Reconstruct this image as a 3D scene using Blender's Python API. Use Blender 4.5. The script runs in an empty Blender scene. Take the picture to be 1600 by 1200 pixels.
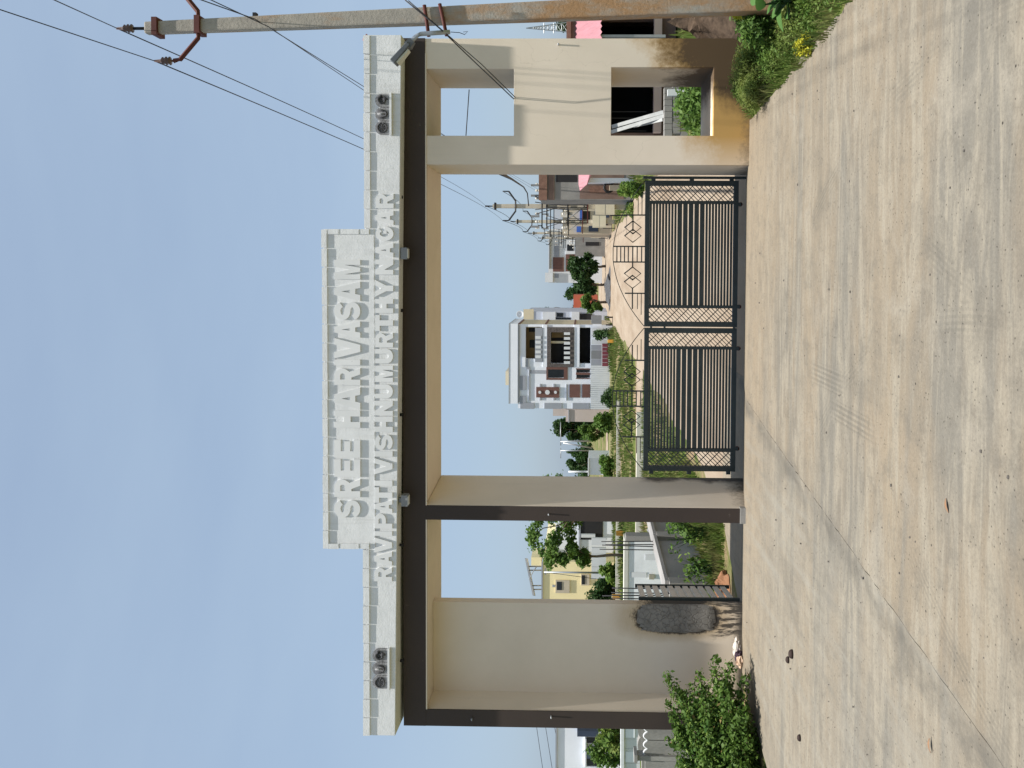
import bpy, bmesh, math, random
import numpy as np
from mathutils import Vector, Matrix
random.seed(7); rng = np.random.default_rng(7)
S = bpy.context.scene
COL = S.collection

# ------------------------------------------------------------------ camera
# the photograph lies on its side: world up points to the picture's left
F, CXU, CYV, EYE = 1200.0, 745.0, 892.0, 2.2
YAW, PITCH, ROLL = .033, .019, .0055
fw = Vector((-math.sin(YAW)*math.cos(PITCH), math.cos(YAW)*math.cos(PITCH), math.sin(PITCH)))
r0 = Vector((math.cos(YAW), math.sin(YAW), 0)); u0 = r0.cross(fw)
rt = r0*math.cos(ROLL)+u0*math.sin(ROLL); up = u0*math.cos(ROLL)-r0*math.sin(ROLL)
CAMP = Vector((0, 0, EYE))
cam = bpy.data.cameras.new('camera'); cam.sensor_width = 36; cam.lens = F/1600*36
cam.shift_x = (800-CYV)/1600; cam.shift_y = ((1200-CXU)-600)/1600
cam.clip_start = .05; cam.clip_end = 3000
co = bpy.data.objects.new('camera', cam); COL.objects.link(co); S.camera = co
m = Matrix.Identity(4)
for i, a in enumerate((-up, rt, -fw)):
    for k in range(3): m[k][i] = a[k]
m.translation = CAMP; co.matrix_world = m

def ray(x, y): return fw+rt*((1200-y-CXU)/F)-up*((x-CYV)/F)
def P(x, y, Y):
    d = ray(x, y); return CAMP+d*(Y/d.y)
def G(x, y, z=0.0):
    d = ray(x, y); return CAMP+d*((z-EYE)/d.z)

# ------------------------------------------------------------------ light
TOSUN = Vector((.055, -.175, .98)).normalized()
ELEV = math.asin(TOSUN.z); AZ = math.atan2(TOSUN.x, TOSUN.y)
W = bpy.data.worlds.new('World'); S.world = W; W.use_nodes = True
wn = W.node_tree; wn.nodes.clear()
sky = wn.nodes.new('ShaderNodeTexSky'); sky.sky_type = 'NISHITA'; sky.sun_disc = False
sky.sun_elevation = ELEV; sky.sun_rotation = AZ; sky.air_density = 1.0; sky.dust_density = 2.6; sky.ozone_density = 1.5
bg = wn.nodes.new('ShaderNodeBackground'); bg.inputs[1].default_value = .106
wo = wn.nodes.new('ShaderNodeOutputWorld')
# thin, even high cloud veil
tc = wn.nodes.new('ShaderNodeTexCoord'); mp = wn.nodes.new('ShaderNodeMapping'); mp.inputs['Scale'].default_value = (.8, 1.6, 3.4)
nz = wn.nodes.new('ShaderNodeTexNoise'); nz.inputs['Scale'].default_value = 1.7; nz.inputs['Detail'].default_value = 7; nz.inputs['Roughness'].default_value = .5
rp = wn.nodes.new('ShaderNodeMapRange'); rp.inputs[1].default_value = .3; rp.inputs[2].default_value = .72; rp.inputs[3].default_value = .52; rp.inputs[4].default_value = .8
mx = wn.nodes.new('ShaderNodeMix'); mx.data_type = 'RGBA'
wn.links.new(tc.outputs['Generated'], mp.inputs[0]); wn.links.new(mp.outputs[0], nz.inputs['Vector'])
wn.links.new(nz.outputs['Fac'], rp.inputs[0]); wn.links.new(rp.outputs[0], mx.inputs[0])
wn.links.new(sky.outputs[0], mx.inputs[6]); mx.inputs[7].default_value = (2.95, 3.8, 4.8, 1)
wn.links.new(mx.outputs[2], bg.inputs[0]); wn.links.new(bg.outputs[0], wo.inputs[0])
sl = bpy.data.lights.new('sun', 'SUN'); sl.energy = 5.0; sl.angle = math.radians(.9); sl.color = (1, .955, .88)
so = bpy.data.objects.new('sun', sl); COL.objects.link(so)
so.rotation_euler = TOSUN.to_track_quat('Z', 'Y').to_euler(); so.location = (0, 0, 30)
S.view_settings.view_transform = 'Standard'; S.view_settings.look = 'None'
S.view_settings.exposure = .55; S.view_settings.gamma = 1; S.view_settings.use_curve_mapping = False
S.cycles.max_bounces = 8; S.cycles.use_denoising = True

# ------------------------------------------------------------------ materials
MATS = {}
def newmat(name):
    mt = bpy.data.materials.new(name); mt.use_nodes = True
    nt = mt.node_tree; b = nt.nodes['Principled BSDF']
    return mt, nt, b
def N(nt, t, **k):
    n = nt.nodes.new(t)
    for a, v in k.items():
        if a in ('data_type', 'operation', 'blend_type', 'feature', 'distance', 'noise_dimensions', 'interpolation_type', 'clamp', 'use_clamp'): setattr(n, a, v)
        else: n.inputs[a.replace('_', ' ')].default_value = v
    return n
def pos(nt, scale=(1, 1, 1), rot=(0, 0, 0)):
    g = nt.nodes.new('ShaderNodeNewGeometry'); mpn = nt.nodes.new('ShaderNodeMapping')
    mpn.inputs['Scale'].default_value = scale; mpn.inputs['Rotation'].default_value = rot
    nt.links.new(g.outputs['Position'], mpn.inputs[0]); return mpn.outputs[0]
def noise(nt, vec, scale, detail=5, rough=.55, dist=0):
    n = N(nt, 'ShaderNodeTexNoise', Scale=scale, Detail=detail, Roughness=rough, Distortion=dist)
    nt.links.new(vec, n.inputs['Vector']); return n.outputs['Fac']
def rng_(nt, v, a, b, c=0., d=1.):
    n = N(nt, 'ShaderNodeMapRange'); n.clamp = True
    for i, q in enumerate((a, b, c, d)): n.inputs[i+1].default_value = q
    nt.links.new(v, n.inputs[0]); return n.outputs[0]
def mix(nt, fac, a, b, mode='MIX'):
    n = N(nt, 'ShaderNodeMix', data_type='RGBA', blend_type=mode)
    if isinstance(fac, (int, float)): n.inputs[0].default_value = fac
    else: nt.links.new(fac, n.inputs[0])
    for s, v in ((6, a), (7, b)):
        if isinstance(v, tuple): n.inputs[s].default_value = (*v[:3], 1)
        else: nt.links.new(v, n.inputs[s])
    return n.outputs[2]
def mth(nt, op, a, b=None):
    n = N(nt, 'ShaderNodeMath', operation=op)
    for i, v in enumerate((a, b)):
        if v is None: continue
        if isinstance(v, (int, float)): n.inputs[i].default_value = v
        else: nt.links.new(v, n.inputs[i])
    return n.outputs[0]
def bumpn(nt, b, h, strength=.3, dist=.01):
    n = N(nt, 'ShaderNodeBump', Strength=strength, Distance=dist); nt.links.new(h, n.inputs['Height']); nt.links.new(n.outputs[0], b.inputs['Normal'])
def M(name, col, rough=.85, var=.12, scale=2.5, bump=.0, fine=40, metal=0, dirt=None, dirt_amt=.0, stretch=(1, 1, 1), spec=.3):
    if name in MATS: return MATS[name]
    mt, nt, b = newmat(name); v = pos(nt, stretch)
    n1 = noise(nt, v, scale, 6); n2 = noise(nt, v, fine, 3)
    s = mth(nt, 'ADD', mth(nt, 'MULTIPLY', n1, .7), mth(nt, 'MULTIPLY', n2, .3))
    f = rng_(nt, s, .3, .7)
    c = mix(nt, f, tuple(x*(1-var) for x in col), tuple(min(1, x*(1+var)) for x in col))
    if dirt:
        d = rng_(nt, noise(nt, v, scale*.6, 8, .7), .5, .75, 0, dirt_amt); c = mix(nt, d, c, dirt)
    nt.links.new(c, b.inputs['Base Color']); b.inputs['Roughness'].default_value = rough; b.inputs['Metallic'].default_value = metal
    b.inputs['Specular IOR Level'].default_value = spec
    if bump: bumpn(nt, b, s, bump, .02)
    MATS[name] = mt; return mt
def leafmat(name, c1, c2, c3=None, trans=.35):
    if name in MATS: return MATS[name]
    mt, nt, b = newmat(name)
    g = nt.nodes.new('ShaderNodeNewGeometry')
    c = mix(nt, g.outputs['Random Per Island'], c1, c2)
    if c3: c = mix(nt, rng_(nt, noise(nt, pos(nt), 1.3, 3), .45, .62), c, c3)
    nt.links.new(c, b.inputs['Base Color']); b.inputs['Roughness'].default_value = .6; b.inputs['Specular IOR Level'].default_value = .25
    t = nt.nodes.new('ShaderNodeBsdfTranslucent'); nt.links.new(c, t.inputs[0])
    ms = nt.nodes.new('ShaderNodeMixShader'); ms.inputs[0].default_value = trans
    o = nt.nodes['Material Output']; nt.links.new(b.outputs[0], ms.inputs[1]); nt.links.new(t.outputs[0], ms.inputs[2]); nt.links.new(ms.outputs[0], o.inputs[0])
    MATS[name] = mt; return mt

# ------------------------------------------------------------------ object helpers
def mesh(name, v, f, mat=None, smooth=False):
    me = bpy.data.meshes.new(name); me.from_pydata([tuple(p) for p in v], [], f); me.update()
    if mat: me.materials.append(mat)
    if smooth: me.polygons.foreach_set('use_smooth', [True]*len(me.polygons))
    return me
def link(name, me, parent=None, loc=(0, 0, 0), scale=None, rot=None):
    o = bpy.data.objects.new(name, me); COL.objects.link(o); o.location = loc
    if scale: o.scale = scale
    if rot: o.rotation_euler = rot
    if parent: o.parent = parent
    return o
def tag(o, label, cat, group=None, kind=None):
    o['label'] = label; o['category'] = cat
    if group: o['group'] = group
    if kind: o['kind'] = kind
    return o
def thing(name, label, cat, loc, group=None):
    return tag(link(name, None, None, loc), label, cat, group)
def wl(o):                                    # world location of an object whose ancestors are only translated
    v = Vector((0, 0, 0))
    while o: v = v+Vector(o.location); o = o.parent
    return v
CUBES = {}
def cube(mat):
    if mat.name not in CUBES:
        h = .5; v = [(x, y, z) for x in (-h, h) for y in (-h, h) for z in (-h, h)]
        CUBES[mat.name] = mesh('block_'+mat.name, v, [(0, 1, 3, 2), (4, 6, 7, 5), (0, 4, 5, 1), (2, 3, 7, 6), (0, 2, 6, 4), (1, 5, 7, 3)], mat)
    return CUBES[mat.name]
def wbox(name, x0, x1, y0, y1, z0, z1, mat, parent):
    p = wl(parent) if parent else Vector((0, 0, 0))
    c = Vector(((x0+x1)/2, (y0+y1)/2, (z0+z1)/2))-p
    return link(name, cube(mat), parent, c, (abs(x1-x0), abs(y1-y0), abs(z1-z0)))
def rect(px0, px1, py0, py1, Y):              # picture rectangle laid on the plane y=Y: x0,x1,z0,z1
    xm, ym = (px0+px1)/2, (py0+py1)/2
    xs = sorted((P(xm, py0, Y).x, P(xm, py1, Y).x)); zs = sorted((P(px0, ym, Y).z, P(px1, ym, Y).z))
    return xs[0], xs[1], zs[0], zs[1]
def pbox(name, px0, px1, py0, py1, Y, depth, mat, parent, front=0.):
    x0, x1, z0, z1 = rect(px0, px1, py0, py1, Y)
    return wbox(name, x0, x1, Y-front, Y+depth, z0, z1, mat, parent)
def wmesh(name, v, f, mat, parent=None, smooth=False):
    p = wl(parent) if parent else Vector((0, 0, 0))
    return link(name, mesh(name, [Vector(q)-p for q in v], f, mat, smooth), parent)
def tube_data(pts, rad, n=6):
    v, f = [], []; pts = [Vector(p) for p in pts]
    if not hasattr(rad, '__len__'): rad = [rad]*len(pts)
    for i, p in enumerate(pts):
        t = (pts[min(i+1, len(pts)-1)]-pts[max(i-1, 0)]).normalized()
        a = t.cross(Vector((0, 0, 1)) if abs(t.z) < .9 else Vector((0, 1, 0))).normalized(); b = t.cross(a)
        for k in range(n):
            q = 2*math.pi*k/n; v.append(p+(a*math.cos(q)+b*math.sin(q))*rad[i])
    for i in range(len(pts)-1):
        for k in range(n): f.append((i*n+k, i*n+(k+1) % n, (i+1)*n+(k+1) % n, (i+1)*n+k))
    f.append(tuple(range(n-1, -1, -1))); f.append(tuple((len(pts)-1)*n+k for k in range(n)))
    return v, f
def tube(name, pts, rad, mat, parent=None, n=6, smooth=True):
    v, f = tube_data(pts, rad, n); return wmesh(name, v, f, mat, parent, smooth)
def join(parts):
    v, f = [], []
    for a, b in parts:
        o = len(v); v += list(a); f += [tuple(i+o for i in q) for q in b]
    return v, f
def boxd(x0, x1, y0, y1, z0, z1):
    return [(x, y, z) for x in (x0, x1) for y in (y0, y1) for z in (z0, z1)], [(0, 1, 3, 2), (4, 6, 7, 5), (0, 4, 5, 1), (2, 3, 7, 6), (0, 2, 6, 4), (1, 5, 7, 3)]
def wall_open(name, x0, x1, y0, y1, z0, z1, ops, mat, parent):   # a thick wall with real openings (x0,x1,z0,z1)
    xs = sorted({x0, x1, *[o[0] for o in ops], *[o[1] for o in ops]}); zs = sorted({z0, z1, *[o[2] for o in ops], *[o[3] for o in ops]})
    xs = [x for x in xs if x0 <= x <= x1]; zs = [z for z in zs if z0 <= z <= z1]
    nx, nz_ = len(xs)-1, len(zs)-1
    def solid(i, k):
        if i < 0 or k < 0 or i >= nx or k >= nz_: return False
        cx, cz = (xs[i]+xs[i+1])/2, (zs[k]+zs[k+1])/2
        return not any(o[0] < cx < o[1] and o[2] < cz < o[3] for o in ops)
    v, f, ix = [], [], {}
    def V(i, s, k):
        if (i, s, k) not in ix: ix[(i, s, k)] = len(v); v.append((xs[i], (y0, y1)[s], zs[k]))
        return ix[(i, s, k)]
    for i in range(nx):
        for k in range(nz_):
            if not solid(i, k): continue
            f.append((V(i, 0, k), V(i+1, 0, k), V(i+1, 0, k+1), V(i, 0, k+1)))
            f.append((V(i, 1, k), V(i, 1, k+1), V(i+1, 1, k+1), V(i+1, 1, k)))
            if not solid(i-1, k): f.append((V(i, 0, k), V(i, 0, k+1), V(i, 1, k+1), V(i, 1, k)))
            if not solid(i+1, k): f.append((V(i+1, 0, k), V(i+1, 1, k), V(i+1, 1, k+1), V(i+1, 0, k+1)))
            if not solid(i, k-1): f.append((V(i, 0, k), V(i, 1, k), V(i+1, 1, k), V(i+1, 0, k)))
            if not solid(i, k+1): f.append((V(i, 0, k+1), V(i+1, 0, k+1), V(i+1, 1, k+1), V(i, 1, k+1)))
    return wmesh(name, v, f, mat, parent)
def bevel(o, w=.012, seg=2):
    b = o.modifiers.new('bevel', 'BEVEL'); b.width = w; b.segments = seg; b.limit_method = 'ANGLE'; return o
def rough_outline(pts, seg, amp, r=random):
    out = []
    for a, b in zip(pts, pts[1:]):
        a, b = Vector(a), Vector(b); n = max(1, int((b-a).length/seg))
        for i in range(n):
            out.append(a.lerp(b, i/n)+Vector((r.uniform(-amp, amp), r.uniform(-amp, amp), 0)))
    out.append(Vector(pts[-1])); return out

# leaves ------------------------------------------------------------
def leaf_cloud(centers, radii, n, size, seed, flat=.0, aspect=.5, shell=.45, droop=0):
    """rhombic leaves scattered through overlapping clumps; returns verts, faces"""
    g = np.random.default_rng(seed); c = np.asarray(centers, float); r = np.asarray(radii, float)
    if r.ndim == 1: r = np.repeat(r[:, None], 3, 1)
    w = (r.prod(1))**.75; idx = g.choice(len(c), n, p=w/w.sum())
    d = g.normal(size=(n, 3)); d /= np.linalg.norm(d, axis=1)[:, None]
    rad = shell+(1-shell)*g.random(n)**.6; rad *= 1+.18*g.normal(size=n)
    p = c[idx]+d*r[idx]*rad[:, None]
    nrm = d*.6+g.normal(size=(n, 3))*.7; nrm[:, 2] += .5+flat; nrm /= np.linalg.norm(nrm, axis=1)[:, None]
    t = np.cross(nrm, g.normal(size=(n, 3))); t[:, 2] -= droop; t /= np.linalg.norm(t, axis=1)[:, None]+1e-9
    b = np.cross(nrm, t); s = size*(.6+.8*g.random(n))[:, None]
    fold = nrm*s*.12
    v = np.stack([p-t*s*.5, p+b*s*aspect*.5-t*s*.05+fold, p+t*s*.55, p-b*s*aspect*.5-t*s*.05+fold], 1).reshape(-1, 3)
    f = np.arange(n*4).reshape(n, 4)
    return v, f
def np_mesh(name, v, f, mat):
    me = bpy.data.meshes.new(name); n = len(v); k = f.shape[1]
    me.vertices.add(n); me.vertices.foreach_set('co', np.ascontiguousarray(v, np.float32).ravel())
    me.loops.add(f.size); me.loops.foreach_set('vertex_index', f.astype(np.int32).ravel())
    me.polygons.add(len(f)); me.polygons.foreach_set('loop_start', np.arange(0, f.size, k, dtype=np.int32))
    me.update(calc_edges=True); me.validate(); me.materials.append(mat); return me
def limb(a, b, r1, r2, wob=.08, n=5, r=random):
    a, b = Vector(a), Vector(b); L = (b-a).length
    pts = [a.lerp(b, i/n)+(Vector((r.uniform(-1, 1), r.uniform(-1, 1), r.uniform(-.4, .4)))*wob*L if 0 < i < n else Vector()) for i in range(n+1)]
    return tube_data(pts, [r1+(r2-r1)*i/n for i in range(n+1)], 6)
def make_tree(name, label, base, height, crown_c, crown_r, nclump, nleaf, leaf, lm, bark, seed, trunk_r=.16, group=None, cat='tree', clump=.38, shell=.4):
    g = random.Random(seed); base = Vector(base)
    t = thing(name, label, cat, base, group)
    cc = Vector(crown_c); cr = Vector(crown_r); cents, rads, parts = [], [], []
    fork = base.lerp(cc, .55); fork.z = base.z+(cc.z-cr.z*.6-base.z)*.9
    parts.append(limb(base, fork, trunk_r, trunk_r*.7, .04, 5, g))
    for i in range(nclump):
        while True:
            d = Vector((g.uniform(-1, 1), g.uniform(-1, 1), g.uniform(-1, 1)))
            if .15 < d.length < 1: break
        p = cc+Vector((d.x*cr.x, d.y*cr.y, d.z*cr.z)); k = clump*(.6+.7*g.random())
        cents.append(p); rads.append((cr.x*k, cr.y*k, cr.z*k*.8))
        if i < 14: parts.append(limb(fork.lerp(base, g.uniform(0, .15)), p, trunk_r*.45, trunk_r*.08, .07, 4, g))
    v, f = join(parts); wmesh('trunk', v, f, bark, t, True)
    v, f = leaf_cloud([c-base for c in cents], rads, nleaf, leaf, seed, shell=shell)
    link('crown', np_mesh('crown', v, f, lm), t); return t

# palette -----------------------------------------------------------
BARK = M('bark', (.16, .12, .085), .95, .25, 6)
LEAF = leafmat('leaf_mid', (.055, .12, .022), (.13, .22, .045), (.09, .16, .025))
LEAFD = leafmat('leaf_dark', (.02, .055, .015), (.05, .10, .025))
LEAFY = leafmat('leaf_light', (.10, .19, .03), (.20, .28, .06), (.07, .14, .025))
LEAFB = leafmat('leaf_bush', (.04, .10, .016), (.13, .21, .04), (.07, .13, .02))
WEED = leafmat('weed', (.055, .125, .02), (.14, .22, .04), (.17, .21, .05))
YELL = leafmat('yellow_leaf', (.45, .42, .03), (.55, .55, .06))
STEEL = M('dark_steel', (.032, .045, .046), .5, .2, 5, spec=.4, dirt=(.09, .08, .068), dirt_amt=.3)
RUST = M('red_oxide', (.09, .025, .02), .7, .2, 8)
GALV = M('galvanised', (.36, .38, .4), .45, .1, 8, metal=.6)
WIRE = M('wire', (.03, .03, .035), .6, .05)
BLACK = M('black', (.012, .012, .014), .6, .1)
GLASS = M('dark_glass', (.015, .017, .02), .15, .05, spec=.5)
WHITE = M('white_paint', (.63, .645, .66), .8, .06, 1.5, dirt=(.5, .5, .47), dirt_amt=.25)
# ================================================================== GROUND AND ROADS
D = 10.45; BK = 11.6; ZB = -.2                 # front and back plane of the arch, level of the land behind it
def gz(y): return 0. if y < 10.5 else (ZB*(y-10.5)/1.1 if y < 11.6 else ZB)
def earth_mat():
    mt, nt, b = newmat('earth'); v = pos(nt)
    n1 = noise(nt, v, .22, 6, .6); n2 = noise(nt, v, 2.2, 6, .65); n3 = noise(nt, v, 30, 4, .7)
    g = mix(nt, rng_(nt, n2, .35, .7), (.055, .085, .018), (.13, .15, .04))
    e = mix(nt, rng_(nt, n3, .3, .7), (.17, .12, .075), (.30, .22, .14))
    c = mix(nt, rng_(nt, mth(nt, 'ADD', mth(nt, 'MULTIPLY', n1, .6), mth(nt, 'MULTIPLY', n2, .4)), .47, .58), g, e)
    nt.links.new(c, b.inputs['Base Color']); b.inputs['Roughness'].default_value = 1; b.inputs['Specular IOR Level'].default_value = .1
    bumpn(nt, b, n3, .6, .03); return mt
EARTH = earth_mat()
xs = [-900, -60, -20, -8, -5, -2, 0, 2, 5, 8, 20, 60, 900]; ys = [-60, 0, 5, 8, 10.5, 11.05, 11.6, 15, 20, 30, 60, 200, 1500]
v = [(x, y, gz(y)-.035) for y in ys for x in xs]; nx = len(xs)
f = [(j*nx+i, j*nx+i+1, (j+1)*nx+i+1, (j+1)*nx+i) for j in range(len(ys)-1) for i in range(nx-1)]
o = wmesh('ground', v, f, EARTH); o['kind'] = 'structure'

def concrete_mat():
    mt, nt, b = newmat('road_concrete'); p = pos(nt)
    sp = N(nt, 'ShaderNodeSeparateXYZ'); nt.links.new(p, sp.inputs[0]); X, Y = sp.outputs[0], sp.outputs[1]
    broad = noise(nt, p, .55, 6, .6, .8); fine = noise(nt, p, 48, 6, .85); mid = noise(nt, p, 4.5, 9, .78); blot = noise(nt, p, 1.6, 8, .7, .5)
    band = noise(nt, pos(nt, (.16, 1.25, 1), (0, 0, .03)), 1.0, 7, .62, .7); broom = noise(nt, pos(nt, (.35, 3.2, 1), (0, 0, .03)), 1.9, 9, .72, 1.0)
    broom2 = noise(nt, pos(nt, (.5, 30, 1), (0, 0, .03)), 2.5, 3, .6)
    # signed distance to the long pour joint; the left pour is greyer
    s = mth(nt, 'ADD', mth(nt, 'SUBTRACT', X, mth(nt, 'MULTIPLY', Y, .12)), 3.085); sj = mth(nt, 'ADD', s, mth(nt, 'MULTIPLY', mth(nt, 'ADD', mid, -.5), .22))
    left = rng_(nt, sj, -.03, .03, 1, 0)
    c = mix(nt, rng_(nt, broad, .33, .66), (0.157, 0.140, 0.113), (0.206, 0.168, 0.122))
    c = mix(nt, mth(nt, 'MULTIPLY', left, .8), c, (0.185, 0.172, 0.145))
    c = mix(nt, rng_(nt, band, .44, .66, 0, .85), c, (0.227, 0.187, 0.134)); c = mix(nt, rng_(nt, band, .38, .5, .95, 0), c, (0.153, 0.142, 0.120))
    c = mix(nt, rng_(nt, broom, .46, .62, 0, .85), c, (0.254, 0.227, 0.178)); c = mix(nt, rng_(nt, blot, .53, .70, 0, .7), c, (0.131, 0.118, 0.097)); c = mix(nt, rng_(nt, blot, .3, .45, .65, 0), c, (0.256, 0.231, 0.187))
    c = mix(nt, mth(nt, 'MULTIPLY', rng_(nt, Y, 8.4, 10.3), .6), c, (0.250, 0.201, 0.142))
    c = mix(nt, rng_(nt, mid, .5, .68, 0, .55), c, (0.115, 0.103, 0.085)); c = mix(nt, rng_(nt, fine, .5, .74, 0, .6), c, (0.094, 0.085, 0.070)); c = mix(nt, rng_(nt, fine, .28, .46, .4, 0), c, (0.294, 0.263, 0.213))
    lg = noise(nt, pos(nt, (3.2, .35, 1), (0, 0, -.12)), 1.6, 7, .65); c = mix(nt, mth(nt, 'MULTIPLY', mth(nt, 'MULTIPLY', left, rng_(nt, lg, .5, .7)), .6), c, (0.230, 0.219, 0.187)); c = mix(nt, mth(nt, 'MULTIPLY', mth(nt, 'MULTIPLY', left, rng_(nt, lg, .3, .45, 1, 0)), .5), c, (0.144, 0.135, 0.115))
    # damp dirt lying along the joint
    c = mix(nt, mth(nt, 'MULTIPLY', rng_(nt, mth(nt, 'ABSOLUTE', mth(nt, 'ADD', sj, .1)), .0, .2, .8, 0), rng_(nt, blot, .38, .58)), c, (0.103, 0.095, 0.081))
    # faint tyre marks: two braked treads and a few wide turning arcs
    def streaks(axis, pitch): return rng_(nt, mth(nt, 'SINE', mth(nt, 'MULTIPLY', axis, 6.2832/pitch)), -.5, .4)
    for cx, cy, hx_, hy_ in TREADS:
        m_ = mth(nt, 'MULTIPLY', rng_(nt, mth(nt, 'ABSOLUTE', mth(nt, 'ADD', X, -cx)), hx_*.8, hx_, 1, 0), rng_(nt, mth(nt, 'ABSOLUTE', mth(nt, 'ADD', Y, -cy)), hy_*.5, hy_, 1, 0))
        c = mix(nt, mth(nt, 'MULTIPLY', mth(nt, 'MULTIPLY', m_, streaks(X, .045)), .38), c, (0.091, 0.085, 0.073))
    for cx, cy, R in ((-4.6, 4.2, 4.3), (-4.4, 4.4, 5.75), (2.9, 3.6, 3.1), (2.6, 2.2, 5.4)):
        dd = mth(nt, 'SQRT', mth(nt, 'ADD', mth(nt, 'POWER', mth(nt, 'ADD', X, -cx), 2.), mth(nt, 'POWER', mth(nt, 'ADD', Y, -cy), 2.))); m_ = rng_(nt, mth(nt, 'ABSOLUTE', mth(nt, 'ADD', dd, -R)), .05, .12, 1, 0)
        m_ = mth(nt, 'MULTIPLY', mth(nt, 'MULTIPLY', m_, streaks(dd, .04)), rng_(nt, noise(nt, p, .8, 3), .48, .62)); c = mix(nt, mth(nt, 'MULTIPLY', m_, .3), c, (0.096, 0.091, 0.077))
    vo = N(nt, 'ShaderNodeTexVoronoi', Scale=6.5); nt.links.new(p, vo.inputs['Vector']); s1 = N(nt, 'ShaderNodeSeparateColor'); nt.links.new(vo.outputs['Color'], s1.inputs[0])
    pit = mth(nt, 'MULTIPLY', rng_(nt, vo.outputs['Distance'], .03, .07, 1, 0), rng_(nt, s1.outputs[0], .55, .6))
    vo2 = N(nt, 'ShaderNodeTexVoronoi', Scale=31.); nt.links.new(p, vo2.inputs['Vector']); s2 = N(nt, 'ShaderNodeSeparateColor'); nt.links.new(vo2.outputs['Color'], s2.inputs[0])
    pit2 = mth(nt, 'MULTIPLY', rng_(nt, vo2.outputs['Distance'], .08, .24, .85, 0), rng_(nt, mth(nt, 'ADD', s2.outputs[0], mth(nt, 'MULTIPLY', blot, .4)), .9, .96))
    c = mix(nt, mth(nt, 'MAXIMUM', pit, pit2), c, (.04, .035, .03))
    nt.links.new(c, b.inputs['Base Color']); b.inputs['Roughness'].default_value = .92; b.inputs['Specular IOR Level'].default_value = .2
    hgt = mth(nt, 'ADD', mth(nt, 'MULTIPLY', broom2, .6), mth(nt, 'SUBTRACT', mth(nt, 'MULTIPLY', fine, .8), pit)); bumpn(nt, b, hgt, .5, .012); return mt
_t = [G(1292, 590), G(1330, 655)]
TREADS = [(_t[0].x, _t[0].y, .12, .55), (_t[1].x, _t[1].y, .1, .6)]
CONC = concrete_mat()
road = link('concrete_road', None); road['kind'] = 'structure'; road['label'] = 'worn pale concrete road running up to the gate'
jn = [(-4.05, -8, 0), (-2.61, 3.96, 0), (-2.27, 6.8, 0), (-1.94, 9.54, 0), (-1.80, 10.5, 0), (-1.67, 11.6, 0)]
rr = random.Random(3)
J = rough_outline(jn, .09, .008, rr)
Rr = rough_outline([(2.6, -8, 0), (2.35, 5, 0), (2.22, 6.52, 0), (2.08, 8.6, 0), (1.98, 10.5, 0)], .12, .035, rr)+[Vector((1.38, 10.6, 0)), Vector((1.38, 11.6, 0))]
Lr = rough_outline([(-6.4, -8, 0), (-6.0, 8.98, 0), (-5.72, 10.6, 0), (-5.45, 10.8, 0), (-5.2, 11.6, 0)], .12, .03, rr)
def slab(a, b, z):
    pa = [Vector((p.x, p.y, 0)) for p in a]; pb = [Vector((p.x, p.y, 0)) for p in b]
    def at(pl, y):
        for p, q in zip(pl, pl[1:]):
            if p.y <= y <= q.y or q.y <= y <= p.y: return p.x+(q.x-p.x)*((y-p.y)/(q.y-p.y) if abs(q.y-p.y) > 1e-6 else 0)
        return pl[-1].x if y > pl[-1].y else pl[0].x
    yy = sorted({round(p.y, 3) for p in pa+pb if p.y <= 11.6}|{10.5, 11.6})
    v, f = [], []
    for y in yy:
        xa, xb = at(pa, y), at(pb, y)
        v += [(xa, y, gz(y)+z), (xb, y, gz(y)+z), (xa, y, gz(y)-.12), (xb, y, gz(y)-.12)]
    n = len(yy)
    for i in range(n-1):
        a0, b0 = 4*i, 4*i+4
        f += [(a0, a0+1, b0+1, b0), (a0, b0, b0+2, a0+2), (a0+1, a0+3, b0+3, b0+1)]
    f += [(4*n-4, 4*n-3, 4*n-1, 4*n-2), (0, 2, 3, 1)]
    return v, f
v, f = slab([p+Vector((.0075, 0, 0)) for p in J], Rr, .004); wmesh('slab', v, f, CONC, road)
v, f = slab(Lr, [p-Vector((.0075, 0, 0)) for p in J], -.004); wmesh('slab', v, f, CONC, road)
JM = M('joint_dirt', (.07, .062, .053), 1, .4, 9)
v, f = [], []
for p in J: v += [(p.x-.03, p.y, gz(p.y)-.016), (p.x+.03, p.y, gz(p.y)-.016)]
wmesh('joint_filler', v, [(2*i, 2*i+1, 2*i+3, 2*i+2) for i in range(len(J)-1)], JM, road)
# concrete apron behind the side opening
ap = [(-5.35, 11.6), (-3.4, 11.6), (-3.4, 13.4), (-4.43, 13.17), (-5.16, 11.84)]
ap = [(-1.67, 11.602), (-1.67, 12.9), (-3.4, 13.3), (-4.43, 13.17), (-5.16, 11.9), (-5.2, 11.602)]
n = len(ap); v = [(x, y, ZB-.002) for x, y in ap]+[(x, y, ZB-.1) for x, y in ap]
wmesh('apron', v, [tuple(range(n)), *[(i, i+n, (i+1) % n+n, (i+1) % n) for i in range(n)]], CONC, road)

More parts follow.
